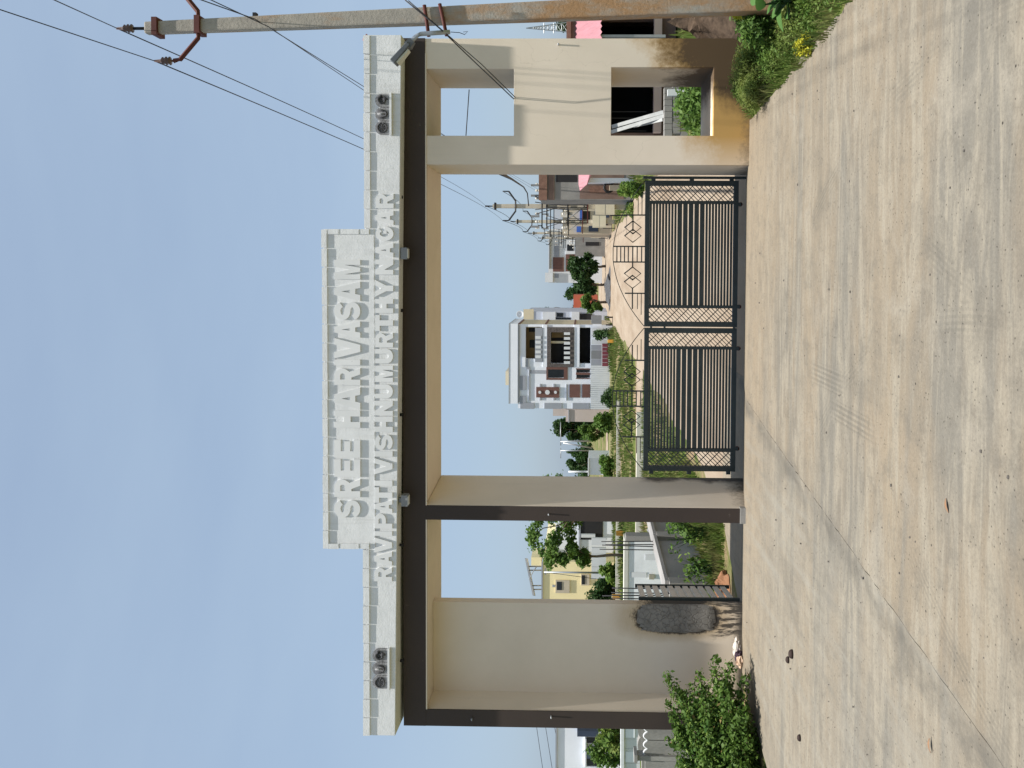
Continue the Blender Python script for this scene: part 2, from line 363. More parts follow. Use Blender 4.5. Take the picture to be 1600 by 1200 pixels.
def dirt_mat():
    mt, nt, b = newmat('sandy_dirt')
    a = noise(nt, pos(nt, (.9, .12, 1)), 1.2, 6, .6); fn = noise(nt, pos(nt), 25, 5, .7); br = noise(nt, pos(nt), .3, 4)
    c = mix(nt, rng_(nt, a, .35, .65), (0.247, 0.191, 0.139), (0.338, 0.280, 0.216)); c = mix(nt, rng_(nt, br, .4, .7, 0, .6), c, (0.309, 0.242, 0.180))
    c = mix(nt, rng_(nt, fn, .5, .75, 0, .4), c, (0.167, 0.131, 0.100))
    nt.links.new(c, b.inputs['Base Color']); b.inputs['Roughness'].default_value = 1; b.inputs['Specular IOR Level'].default_value = .1; bumpn(nt, b, fn, .5, .03); return mt
DIRT = dirt_mat()
rr = random.Random(5)
L2 = rough_outline([(-1.67, 11.61, 0), (-4.2, 11.7, 0), (-4.35, 14, 0), (-4.1, 18, 0), (-4.15, 24, 0), (-4.3, 33, 0), (-4.9, 57, 0), (-5.4, 80, 0), (-6, 140, 0)], 1.2, .16, rr)
R2 = rough_outline([(1.4, 11.61, 0), (2.2, 14, 0), (2.9, 20, 0), (3.2, 34, 0), (2.9, 60, 0), (3.6, 90, 0), (6, 140, 0)], 1.2, .2, rr)
def ribbon(a, b, z):
    n = 120; v, f = [], []
    y0, y1 = 11.61, 140.
    def at(pl, y):
        for p, q in zip(pl, pl[1:]):
            if min(p.y, q.y) <= y <= max(p.y, q.y): return p.x+(q.x-p.x)*(y-p.y)/max(1e-6, q.y-p.y)
        return pl[-1].x
    for i in range(n+1):
        y = y0+(y1-y0)*(i/n)**1.8; v += [(at(a, y), y, z), (at(b, y), y, z)]
    return v, [(2*i, 2*i+1, 2*i+3, 2*i+2) for i in range(n)]
v, f = ribbon(L2, R2, ZB-.008); o = wmesh('dirt_road', v, f, DIRT); o['kind'] = 'structure'
o = wmesh('cross_street', [(-40, 79, ZB-.016), (60, 79, ZB-.016), (60, 86, ZB-.016), (-40, 86, ZB-.016)], [(0, 1, 2, 3)], DIRT); o['kind'] = 'structure'
o = wmesh('cross_street', [(-40, 32, ZB-.016), (-4.1, 32, ZB-.016), (-4.1, 36, ZB-.016), (-40, 36, ZB-.016)], [(0, 1, 2, 3)], DIRT); o['kind'] = 'structure'
KERBY = M('kerb_yellow', (.55, .50, .28), .9, .12, 1); KERBW = M('kerb_white', (.55, .54, .48), .9, .15, 1)
for nm, y, x0, x1, mt, lab in (('kerb', 66.5, -38, -6.2, KERBY, 'long pale yellow kerb in front of the white house'), ('kerb', 51.5, -30, -8, KERBW, 'pale kerb across the grass plot'), ('kerb', 31.6, -12, -4.6, KERBW, 'low whitish kerb just beyond the gate crest')):
    p = 3.0; k = tag(link(nm, None, None, (x0, y, ZB)), lab, 'kerb')
    n = int((x1-x0)/p)
    for i in range(n): wbox('kerb_stone', x0+i*p, x0+(i+1)*p-.04, y-.1, y+.1, ZB-.1, ZB+.24+.02*random.random(), mt, k)

# ================================================================== ENTRANCE ARCH
def cream_mat():
    mt, nt, b = newmat('cream_plaster'); v = pos(nt)
    n1 = noise(nt, v, .9, 6, .6); n2 = noise(nt, v, 60, 4, .7); n3 = noise(nt, pos(nt, (7, 7, .5)), 1.2, 5, .6)
    c = mix(nt, rng_(nt, n1, .3, .7), (.66, .575, .465), (.735, .645, .53))
    c = mix(nt, rng_(nt, n3, .55, .8, 0, .25), c, (.50, .46, .39))
    c = mix(nt, rng_(nt, n2, .6, .8, 0, .2), c, (.42, .38, .32))
    sp = N(nt, 'ShaderNodeSeparateXYZ'); nt.links.new(v, sp.inputs[0]); X, Yv, Z = sp.outputs
    wob = mth(nt, 'ADD', mth(nt, 'MULTIPLY', noise(nt, v, 2.2, 6, .65), .9), -.45)
    fin = mth(nt, 'ADD', mth(nt, 'MULTIPLY', noise(nt, v, 16, 5, .75), .5), -.25)
    # ochre seepage stain climbing the foot of the right pier, darkest on its outer side
    zz = mth(nt, 'ADD', mth(nt, 'ADD', Z, wob), fin)
    lim = rng_(nt, X, 1.3, 3.1, .75, 1.5)
    o1 = mth(nt, 'MULTIPLY', rng_(nt, mth(nt, 'SUBTRACT', zz, lim), -.45, .12, 1, 0), rng_(nt, X, 1.1, 1.75)); o1 = mth(nt, 'MULTIPLY', o1, rng_(nt, Yv, 10.47, 10.6, 1, .12))
    c = mix(nt, mth(nt, 'MULTIPLY', o1, .95), c, (.46, .27, .075))
    lim2 = rng_(nt, X, 1.9, 2.8, .1, 1.25)
    o2 = mth(nt, 'MULTIPLY', rng_(nt, mth(nt, 'SUBTRACT', zz, lim2), -.38, .05, 1, 0), rng_(nt, X, 1.75, 2.35))
    c = mix(nt, mth(nt, 'MULTIPLY', o2, .95), c, (.075, .048, .028))
    crk = N(nt, 'ShaderNodeTexVoronoi', Scale=.9, feature='DISTANCE_TO_EDGE'); wv = N(nt, 'ShaderNodeVectorMath', operation='MULTIPLY_ADD'); wn_ = N(nt, 'ShaderNodeTexNoise', Scale=3.5, Detail=6.); nt.links.new(v, wn_.inputs['Vector']); nt.links.new(wn_.outputs['Color'], wv.inputs[0]); wv.inputs[1].default_value = (.5, .5, .5); nt.links.new(v, wv.inputs[2]); nt.links.new(wv.outputs[0], crk.inputs['Vector'])
    c = mix(nt, mth(nt, 'MULTIPLY', rng_(nt, crk.outputs['Distance'], .0, .004, .3, 0), rng_(nt, noise(nt, v, .8, 2), .5, .6)), c, (.3, .26, .2))
    # splash line at every foot
    ft = rng_(nt, mth(nt, 'ADD', Z, mth(nt, 'ADD', mth(nt, 'MULTIPLY', wob, .35), fin)), -.15, .16, .9, 0); c = mix(nt, ft, c, (.11, .09, .065))
    # soot and oil at the hinge side of the thin pillar
    s1 = mth(nt, 'MULTIPLY', rng_(nt, mth(nt, 'ADD', Yv, mth(nt, 'MULTIPLY', wob, .5)), 11.36, 11.5), rng_(nt, mth(nt, 'ADD', Z, wob), 1.2, 1.45, 1, 0))
    s1 = mth(nt, 'MULTIPLY', s1, rng_(nt, X, -2.0, -2.9)); c = mix(nt, mth(nt, 'MULTIPLY', s1, .9), c, (.04, .035, .03))
    nt.links.new(c, b.inputs['Base Color']); b.inputs['Roughness'].default_value = .88; b.inputs['Specular IOR Level'].default_value = .25
    bumpn(nt, b, n2, .15, .01); return mt
PX0, PX1, PZ0, PZ1 = rect(996, 1118, 988, 943.5, D+.5)
def panel_mat():
    mt, nt, b = newmat('cream_plaster_stained'); v = pos(nt)
    n1 = noise(nt, v, .9, 6, .6); n2 = noise(nt, v, 60, 4, .7)
    c = mix(nt, rng_(nt, n1, .3, .7), (.66, .575, .465), (.735, .645, .53)); c = mix(nt, rng_(nt, n2, .6, .8, 0, .2), c, (.42, .38, .32))
    sp = N(nt, 'ShaderNodeSeparateXYZ'); nt.links.new(v, sp.inputs[0]); X, Yv, Z = sp.outputs
    w1 = mth(nt, 'ADD', mth(nt, 'MULTIPLY', noise(nt, v, 5, 6, .7), .5), -.25); w2 = mth(nt, 'ADD', mth(nt, 'MULTIPLY', noise(nt, pos(nt, (1, 1, 3)), 22, 4, .7), .3), -.15)
    dx = mth(nt, 'DIVIDE', mth(nt, 'ABSOLUTE', mth(nt, 'ADD', X, -(PX0+PX1)/2)), (PX1-PX0)/2); dz = mth(nt, 'DIVIDE', mth(nt, 'ABSOLUTE', mth(nt, 'ADD', Z, -(PZ0+PZ1)/2)), (PZ1-PZ0)/2)
    d = mth(nt, 'ADD', mth(nt, 'POWER', mth(nt, 'ADD', mth(nt, 'POWER', dx, 3.), mth(nt, 'POWER', dz, 3.)), .333), mth(nt, 'ADD', w1, w2))
    c = mix(nt, rng_(nt, d, 1.0, 1.8, .8, 0), c, (.40, .28, .14)); c = mix(nt, rng_(nt, d, 1.04, 1.17, .95, 0), c, (.03, .026, .022))
    # black runs of oil below the patch
    runs = noise(nt, pos(nt, (1, 1, .14)), 26, 4, .7); runs = mth(nt, 'MULTIPLY', rng_(nt, runs, .46, .54), rng_(nt, Z, PZ0-.02, PZ0+.12, 1, 0))
    runs = mth(nt, 'MULTIPLY', runs, rng_(nt, mth(nt, 'ADD', X, w1), PX0-.12, PX0+.03)); c = mix(nt, mth(nt, 'MULTIPLY', runs, .92), c, (.03, .026, .022))
    ft = rng_(nt, mth(nt, 'ADD', Z, mth(nt, 'MULTIPLY', w1, .3)), -.06, .05, .9, 0); c = mix(nt, ft, c, (.05, .045, .04))
    nt.links.new(c, b.inputs['Base Color']); b.inputs['Roughness'].default_value = .88; bumpn(nt, b, n2, .15, .01); return mt
CREAM = cream_mat(); PANEL = panel_mat()
def brown_mat():
    mt, nt, b = newmat('brown_paint'); v = pos(nt)
    c = mix(nt, rng_(nt, noise(nt, v, 1.3, 5), .3, .7), (.032, .021, .016), (.042, .028, .0205))
    ch = mth(nt, 'MULTIPLY', rng_(nt, noise(nt, pos(nt, (1.5, 1.5, .6)), 11, 5, .75), .68, .71), rng_(nt, noise(nt, v, 1.1, 2), .5, .6))
    c = mix(nt, mth(nt, 'MULTIPLY', ch, .7), c, (.2, .17, .15)); nt.links.new(c, b.inputs['Base Color']); b.inputs['Roughness'].default_value = .7
    bumpn(nt, b, noise(nt, v, 50, 3), .12, .01); return mt
BROWN = brown_mat()
def slab_mat():
    mt, nt, b = newmat('white_plaster'); v = pos(nt); n2 = noise(nt, v, 55, 4, .7)
    c = mix(nt, rng_(nt, noise(nt, v, 1.2, 6, .65), .3, .7), (.64, .65, .65), (.74, .75, .755))
    st_ = noise(nt, pos(nt, (9, 9, .7)), 1.3, 6, .65); c = mix(nt, mth(nt, 'MULTIPLY', rng_(nt, st_, .52, .72, 0, .55), rng_(nt, noise(nt, v, .7, 3), .4, .62)), c, (.44, .43, .40))
    c = mix(nt, rng_(nt, noise(nt, v, 6, 8, .75), .6, .75, 0, .35), c, (.46, .46, .44)); c = mix(nt, rng_(nt, n2, .66, .8, 0, .4), c, (.36, .35, .33))
    nt.links.new(c, b.inputs['Base Color']); b.inputs['Roughness'].default_value = .88; bumpn(nt, b, mth(nt, 'ADD', mth(nt, 'MULTIPLY', noise(nt, v, 5, 4), 2.), n2), .25, .012); return mt
SLABW = slab_mat()
def peel_mat():
    mt, nt, b = newmat('letter_white'); v = pos(nt)
    c = mix(nt, rng_(nt, noise(nt, v, 2, 5), .3, .7), (.64, .65, .65), (.73, .735, .735))
    pl = mth(nt, 'MULTIPLY', rng_(nt, noise(nt, v, 14, 5, .7), .66, .68), rng_(nt, noise(nt, v, 1.1, 2), .5, .58)); c = mix(nt, pl, c, (.42, .43, .44))
    nt.links.new(c, b.inputs['Base Color']); b.inputs['Roughness'].default_value = .85; return mt
LETT = peel_mat()
arch = thing('entrance_arch', 'wide cream and brown concrete entrance arch with white lettered beam over the road', 'arch', (0, D, 0))
zt = P(665, 600, D).z                          # underside of the brown beam
zs = P(630, 600, D).z                          # underside of the white band
xl0, xl1 = -6.40, -6.17
# left pier: brown blade, recessed cream panel
LB = wbox('left_blade', xl0, xl1-.02, D+.004, BK, -.1, zt, CREAM, arch)
wbox('left_blade_face', xl0-.004, xl1, D-.012, D+.004, -.1, zt, BROWN, arch)
xpR = P(900, 943, D+.5).x
wmesh('recessed_panel', [(x, y, z) for x in (xl1-.02, xpR) for y in (D+.5, D+.64) for z in (-.2, zt)], boxd(0, 1, 0, 1, 0, 1)[1], PANEL, arch)
# thin pillar
px0, px1, pxb = -3.50, -3.305, P(690, 742, BK).x
v = [(px0, D+.004, -.25), (px1, D+.004, -.25), (pxb, BK, -.25), (px0, BK, -.25)]; v += [(a, b_, zt) for a, b_, _ in v]
bevel(wmesh('thin_pillar', v, [(0, 3, 2, 1), (4, 5, 6, 7), (0, 1, 5, 4), (1, 2, 6, 5), (2, 3, 7, 6), (3, 0, 4, 7)], CREAM, arch), .012)
wbox('pillar_face', px0-.006, px1-.003, D-.014, D+.004, .07, zt, BROWN, arch)
wbox('pillar_plinth', px0-.01, px1+.01, D-.03, D+.05, -.1, .07, M('raw_cement', (.30, .29, .27), .95, .2, 4, bump=.3), arch)
# right pier with its two openings
xr0, xr1 = P(900, 257.5, D).x, P(850, 60, D).x
def opn(a, b, c, d):
    x0, x1, z0, z1 = rect(a, b, c, d, D); return (x0, x1, z0, z1)
up_o = opn(668, 803, 107.5, 212); up_o = (up_o[0], up_o[1], up_o[2], zt+1)
lo_o = opn(955, 1115, 105, 212)
RP = wall_open('right_pier', xr0, xr1, D, BK, -.3, zt+.002, [up_o, lo_o], CREAM, arch); bevel(RP, .012)
# brown band above, cream soffit, back beam
xlb, xrb = xl0, xr1
bevel(wbox('brown_band', xlb-.004, xrb+.002, D-.015, D+.12, zt, zs, BROWN, arch), .0)
wbox('roof_slab', xlb, xrb, D+.12, BK, zt+.003, zs, CREAM, arch)
wbox('soffit_edge', xl1, xrb-.2, D-.012, D+.02, zt-.018, zt-.001, CREAM, arch)
# white band
SF = D-.26
a, b_ = P(617.5, 1150, SF), P(627, 54, SF); c_, d_ = P(578, 1150, SF), P(578, 54, SF)
xw0, xw1 = P(600, 1149.5, SF).x, P(600, 54.5, SF).x
zl, zr, ztop = P(617.5, 1149.5, SF).z, P(627, 54.5, SF).z, P(571, 600, SF).z
v = [(xw0, SF, zl), (xw1, SF, zr), (xw1, BK, zs), (xw0+.05, BK, zs), (xw0, SF, ztop), (xw1, SF, ztop), (xw1, BK, ztop), (xw0+.05, BK, ztop)]
bevel(wmesh('white_band', v, [(0, 3, 2, 1), (4, 5, 6, 7), (0, 1, 5, 4), (1, 2, 6, 5), (2, 3, 7, 6), (3, 0, 4, 7)], SLABW, arch), .008)
# name board rising above the band, a little proud of it
NF = SF-.012
xn0, xn1 = P(540, 857, NF).x, P(540, 358, NF).x; ztn = P(507, 610, NF).z; zbn = P(585.5, 610, NF).z
bevel(wmesh('name_board', *boxd(xn0, xn1, NF, D+.3, zbn, ztn), SLABW, arch), .006)
# coping tiles with open joints that let the sun through
def tiles(y0, y1, px, n, Yf, out, hpx):
    a, b2 = P(px, y0, Yf).x, P(px, y1, Yf).x; zt_ = P(px, (y0+y1)/2, Yf).z; zb_ = P(px+hpx, (y0+y1)/2, Yf).z
    w = (b2-a)/n
    for i in range(n):
        j = random.uniform(-.004, .004)
        o = wbox('coping_tile', a+i*w+.006, a+(i+1)*w-.006, Yf-out+j, Yf+.35, zb_+j, zt_+random.uniform(-.004, .006), SLABW, arch)
tiles(1149, 858, 568, 10, SF, .017, 9.5); tiles(357, 55, 569, 10, SF, .017, 9.5); tiles(857, 358, 504.5, 17, NF, .021, 8)
for yy in ((857, 849), (366, 358)):
    for x0, x1 in ((513.5, 529.5), (532.5, 561), (564, 577)):
        x_0, x_1, z0, z1 = rect(x0, x1, yy[0], yy[1], NF); wbox('side_tile', x_0, x_1, NF-.02, NF+.001, z0, z1, SLABW, arch)
# lettering
def arc(cx, cy, rx, ry, a0, a1, n=10): return [(cx+rx*math.cos(math.radians(a0+(a1-a0)*i/n)), cy+ry*math.sin(math.radians(a0+(a1-a0)*i/n))) for i in range(n+1)]
def ribbon2(pl, hx_, hz_):
    l, r = [], []
    for i, p in enumerate(pl):
        a, b = pl[max(0, i-1)], pl[min(len(pl)-1, i+1)]; d = math.hypot(b[0]-a[0], b[1]-a[1]); n = (-(b[1]-a[1])/d, (b[0]-a[0])/d)
        l.append((p[0]+n[0]*hx_, p[1]+n[1]*hz_)); r.append((p[0]-n[0]*hx_, p[1]-n[1]*hz_))
    return l+r[::-1]
bowl_h = [(.33, .585), (.56, .585)]+arc(.56, .68, .13, .095, -80, 80, 6)+[(.56, .775), (.33, .775)]
GLY = {'E': [[(0, 0), (1, 0), (1, .25), (.36, .25), (.36, .385), (.92, .385), (.92, .615), (.36, .615), (.36, .75), (1, .75), (1, 1), (0, 1)]],
 'H': [[(0, 0), (.34, 0), (.34, .37), (.66, .37), (.66, 0), (1, 0), (1, 1), (.66, 1), (.66, .63), (.34, .63), (.34, 1), (0, 1)]],
 'I': [[(0, 0), (1, 0), (1, 1), (0, 1)]], 'A': [[(0, 0), (.32, 0), (.37, .19), (.63, .19), (.68, 0), (1, 0), (.68, 1), (.32, 1)], [(.425, .4), (.5, .72), (.575, .4)]],
 'V': [[(.33, 0), (.67, 0), (1, 1), (.68, 1), (.5, .36), (.32, 1), (0, 1)]],
 'M': [[(0, 0), (.26, 0), (.26, .6), (.40, 0), (.60, 0), (.74, .6), (.74, 0), (1, 0), (1, 1), (.65, 1), (.5, .42), (.35, 1), (0, 1)]],
 'T': [[(.33, 0), (.67, 0), (.67, .75), (1, .75), (1, 1), (0, 1), (0, .75), (.33, .75)]], 'N': [[(0, 0), (.32, 0), (.32, .5), (.67, 0), (1, 0), (1, 1), (.68, 1), (.68, .5), (.33, 1), (0, 1)]],
 'Y': [[(.33, 0), (.67, 0), (.67, .4), (1, 1), (.66, 1), (.5, .66), (.34, 1), (0, 1), (.33, .4)]],
 'U': [[(0, 1)]+arc(.5, .36, .5, .36, 180, 360, 16)+[(1, 1), (.67, 1)]+arc(.5, .36, .17, .12, 360, 180, 10)+[(.33, 1)]],
 'P': [[(0, 0), (.33, 0), (.33, .36)]+arc(.56, .68, .44, .32, -90, 90, 12)+[(0, 1)], bowl_h],
 'R': [[(0, 0), (.33, 0), (.33, .34), (.45, .34), (.64, 0), (1, 0), (.79, .41)]+arc(.56, .70, .42, .30, -40, 90, 10)+[(0, 1)], bowl_h],
 'S': [ribbon2(arc(.5, .69, .355, .19, 12, 270, 18)[:-1]+arc(.5, .31, .355, .19, 90, -168, 18), .145, .12)],
 'G': [ribbon2(arc(.5, .5, .35, .38, 40, 360, 24), .15, .12), [(.5, .37), (.699, .37), (.699, .57), (.5, .57)]]}
def letter(ch, y0, y1, x0, x1, Yf, th):
    cu = bpy.data.curves.new('t', 'CURVE'); cu.dimensions = '2D'; cu.fill_mode = 'BOTH'; cu.extrude = .5
    for pl in GLY[ch]:
        sp = cu.splines.new('POLY'); sp.points.add(len(pl)-1); sp.use_cyclic_u = True
        for q, p in zip(sp.points, pl): q.co = (p[0], p[1], 0, 1)
    ob = bpy.data.objects.new('t', cu); COL.objects.link(ob); bpy.context.view_layer.update()
    me = bpy.data.meshes.new_from_object(ob.evaluated_get(bpy.context.evaluated_depsgraph_get()))
    COL.objects.unlink(ob); bpy.data.objects.remove(ob); bpy.data.curves.remove(cu)
    co_ = np.empty(len(me.vertices)*3, np.float32); me.vertices.foreach_get('co', co_); co_ = co_.reshape(-1, 3)
    lo, hi = co_.min(0), co_.max(0); q = (co_-lo)/(hi-lo)
    X0, X1, Z0, Z1 = rect(x0, x1, y0, y1, Yf)
    w = np.stack([X0+q[:, 0]*(X1-X0), Yf-th+(1-q[:, 2])*(th+.01), Z0+q[:, 1]*(Z1-Z0)], 1)-np.array(wl(arch))
    me.vertices.foreach_set('co', w.astype(np.float32).ravel()); me.polygons.foreach_set('use_smooth', [False]*len(me.polygons)); me.name = 'letter'; me.materials.clear(); me.materials.append(LETT); me.update()
    o = link('letter', me, arch); o['label'] = 'raised white letter '+ch; return o
L1 = [('S', 808, 781), ('R', 776, 748), ('E', 744.6, 717), ('E', 714.5, 687), ('H', 668, 641), ('A', 640, 605), ('R', 601.5, 575), ('I', 570.5, 561.5), ('V', 560, 528), ('A', 527.5, 502), ('S', 500, 472), ('A', 470.5, 440), ('M', 436.5, 406)]
for ch, y0, y1 in L1: letter(ch, y0, y1, 523, 563.5, NF, .02)
L2_ = [('R', 907.5, 886), ('A', 883.5, 861.5), ('V', 863, 839), ('I', 836.5, 829.5), ('P', 825, 802), ('A', 801, 781), ('T', 785, 761), ('I', 758.5, 750.5), ('V', 740.5, 715.5), ('I', 713, 704.5), ('S', 702.5, 679), ('H', 674.5, 650.5), ('N', 649, 626), ('U', 622, 600.5), ('M', 596.5, 571), ('U', 567.5, 545), ('R', 542.5, 520), ('T', 517, 492), ('H', 489, 467), ('Y', 463.5, 437.5), ('N', 429, 405.5), ('A', 402, 380), ('G', 376.5, 354), ('A', 351.5, 329.5), ('R', 325.5, 303)]
for i, (ch, y0, y1) in enumerate(L2_):
    t = i/(len(L2_)-1); letter(ch, y0, y1, 585.5+2*t, 613+2.5*t, SF, .02)
# relief emblems: conch, forehead mark, wheel
STONE = M('emblem_cement', (.25, .25, .255), .9, .6, 9, bump=.6, fine=60)
STONED = M('emblem_cement_dark', (.075, .075, .08), .9, .3, 14, bump=.5)
def dome_slab(cx, w, z0, h, y, th):            # round-topped plate
    pts = [(cx-w/2, z0), (cx+w/2, z0)]+[(cx+w/2*math.cos(q), z0+h*.62+h*.42*math.sin(q)) for q in [math.pi*i/14 for i in range(15)]]
    n = len(pts); v = [(a, y-th, b) for a, b in pts]+[(a, y+.01, b) for a, b in pts]
    return v, [tuple(range(n)), *[(i, i+n, (i+1) % n+n, (i+1) % n) for i in range(n)]]
for (ya, yb, xa, xb) in ((1074.5, 1012, 583.5, 606.5), (211, 147, 588, 609.5)):
    X0, X1, Z0, Z1 = rect(xa, xb, ya, yb, SF); w = (X1-X0)/3; h = Z1-Z0
    wbox('emblem_ledge', X0-.01, X1+.01, SF-.05, SF+.002, Z0-.03, Z0-.002, SLABW, arch)
    for k in range(3):
        cx = X0+w*(k+.5); v, f = dome_slab(cx, w*.97, Z0, h, SF, .03)
        e = wmesh('emblem_plate', v, f, STONE, arch)
        e['label'] = ('grey relief of a wheel', 'grey relief of an upright forehead mark', 'grey relief of a conch')[k]
        r = w*.34; cz = Z0+h*.52; y = SF-.03
        if k == 1:                              # U-shaped mark with a central stroke
            up_ = [(cx-r*.75, y-.012, cz+r), (cx-r*.75, y-.012, cz-r*.2), (cx-r*.45, y-.012, cz-r*.8), (cx, y-.012, cz-r), (cx+r*.45, y-.012, cz-r*.8), (cx+r*.75, y-.012, cz-r*.2), (cx+r*.75, y-.012, cz+r)]
            tube('mark_outline', up_, .014, STONED, e); tube('mark_stroke', [(cx, y-.012, cz+r*1.0), (cx, y-.012, cz-r*.55)], .012, STONE, e)
        elif k == 0:                            # wheel: ring, hub, spokes
            ring = [(cx+r*math.cos(q), y-.008, cz+r*math.sin(q)) for q in [2*math.pi*i/18 for i in range(19)]]; tube('wheel_ring', ring, .011, STONED, e)
            parts = [tube_data([(cx, y-.008, cz), (cx+r*math.cos(q), y-.008, cz+r*math.sin(q))], .007, 5) for q in [2*math.pi*i/8 for i in range(8)]]
            v, f = join(parts); wmesh('wheel_spokes', v, f, STONED, e)
        else:                                   # conch: tapering spiral
            sp = [(cx+r*1.0*(1-.85*i/20)*math.cos(.5*i)*.9, y-.012, cz+r*1.0*(1-.85*i/20)*math.sin(.5*i)) for i in range(21)]
            tube('conch_spiral', sp, [.02-.0007*i for i in range(21)], STONED, e)
            tube('conch_tail', [(cx+r*.5, y-.01, cz-r*.3), (cx+r*.2, y-.01, cz-r*1.2)], [.03, .01], STONED, e)
# drain holes in the underside lip
for x, y in ((625.5, 1032), (628.6, 851.5), (631.5, 648), (631.8, 485), (632, 308), (631, 192)):
    p = P(x-2, y, D-.13); tube('drain_pipe', [(p.x, p.y, zs+.02), (p.x, p.y, zs-.03)], .022, BLACK, arch, 8)
# cracked cement patch
def patch_mat():
    mt, nt, b = newmat('cracked_cement'); v = pos(nt)
    vo = N(nt, 'ShaderNodeTexVoronoi', Scale=13., feature='DISTANCE_TO_EDGE'); ds = N(nt, 'ShaderNodeTexNoise', Scale=7.)
    nt.links.new(v, ds.inputs['Vector']); ad = N(nt, 'ShaderNodeVectorMath', operation='MULTIPLY_ADD'); nt.links.new(ds.outputs['Color'], ad.inputs[0]); ad.inputs[1].default_value = (.12, .12, .12); nt.links.new(v, ad.inputs[2])
    nt.links.new(ad.outputs[0], vo.inputs['Vector'])
    c = mix(nt, rng_(nt, noise(nt, v, 5, 6, .7), .3, .7), (.13, .12, .105), (.24, .225, .20)); c = mix(nt, rng_(nt, vo.outputs['Distance'], .004, .05, .6, 0), c, (.07, .065, .058))
    nt.links.new(c, b.inputs['Base Color']); b.inputs['Roughness'].default_value = .9; bumpn(nt, b, rng_(nt, vo.outputs['Distance'], 0, .06), .5, .02); return mt
from mathutils import noise as mno
X0, X1, Z0, Z1 = PX0, PX1, PZ0, PZ1; n, rings = 96, 9; v, f = [], []
for k in range(rings+1):
    q = k/rings
    for i in range(n):
        a = 2*math.pi*i/n; c, s = math.cos(a), math.sin(a); e = .5 if c < 0 else .22
        rag = 1+(.20*mno.noise((c*2.2, s*2.2, 4))+.12*mno.noise((c*9, s*9, 9))) if c < .55 else 1.
        x = (X0+X1)/2+(X1-X0)/2*math.copysign(abs(c)**e, c)*q*rag; z = (Z0+Z1)/2+(Z1-Z0)/2*math.copysign(abs(s)**.5, s)*q*rag
        v.append((min(x, X1-.004), D+.492-.012*(1-q**6)-.012*mno.noise((x*14, z*14, 1))*(1-q**4)+(.012 if k == rings else 0), z))
for k in range(rings):
    for i in range(n): f.append((k*n+i, (k+1)*n+i, (k+1)*n+(i+1) % n, k*n+(i+1) % n))
wmesh('cement_patch', v, f, patch_mat(), arch, True)

# iron pegs left in the plaster
for x, y, Y0 in ((857, 803, D-.014), (861, 1119, D-.012), (872, 70, D), (737, 1122, D-.012)):
    p = P(x, y, Y0); tube('peg', [(p.x, Y0+.02, p.z), (p.x, Y0-.05, p.z-.006)], .011, GALV, arch, 6)

# floodlights and the red dome on top
LENS = M('lamp_lens', (.62, .62, .58), .3, .05); GREYM = M('grey_metal', (.22, .225, .23), .5, .1)
for x0, x1, y0, y1, lab in ((630, 642, 405, 387, 'small grey floodlight under the white band below the letters N and A of NAGAR'), (630, 642, 790, 773, 'small grey floodlight under the white band above the thin pillar')):
    X0, X1, Z0, Z1 = rect(x0, x1, y0, y1, D-.2); zc = zs
    t = thing('floodlight', lab, 'floodlight', ((X0+X1)/2, D-.2, zs-.16), 'floodlights under the beam'); cx = (X0+X1)/2
    wbox('housing', X0, X1, D-.24, D-.13, zs-.11, zs-.025, GREYM, t); wbox('lens', X0+.015, X1-.015, D-.235, D-.15, zs-.122, zs-.111, LENS, t)
    wbox('bracket', cx-.03, cx+.03, D-.21, D-.16, zs-.024, zs+.012, GREYM, t)
p = P(569, 63, SF+.1); zc = P(569, 63, SF).z
RED = M('red_clay', (.30, .08, .06), .6, .2, 10)
t = thing('red_dome_cap', 'small dull red dome on the top right corner of the white beam', 'cap', (p.x, SF+.08, zc-.02))
v, f = [], []
for j in range(6):
    q = j/5*math.pi/2
    for i in range(12): v.append((p.x+.055*math.cos(q)*math.cos(i*math.pi/6), SF+.08+.055*math.cos(q)*math.sin(i*math.pi/6), zc-.015+.055*math.sin(q)))
for j in range(5):
    for i in range(12): f.append((j*12+i, j*12+(i+1) % 12, (j+1)*12+(i+1) % 12, (j+1)*12+i))
wmesh('dome', v, f, RED, t, True); wbox('base_ring', p.x-.06, p.x+.06, SF+.02, SF+.14, zc-.03, zc-.014, RED, t)

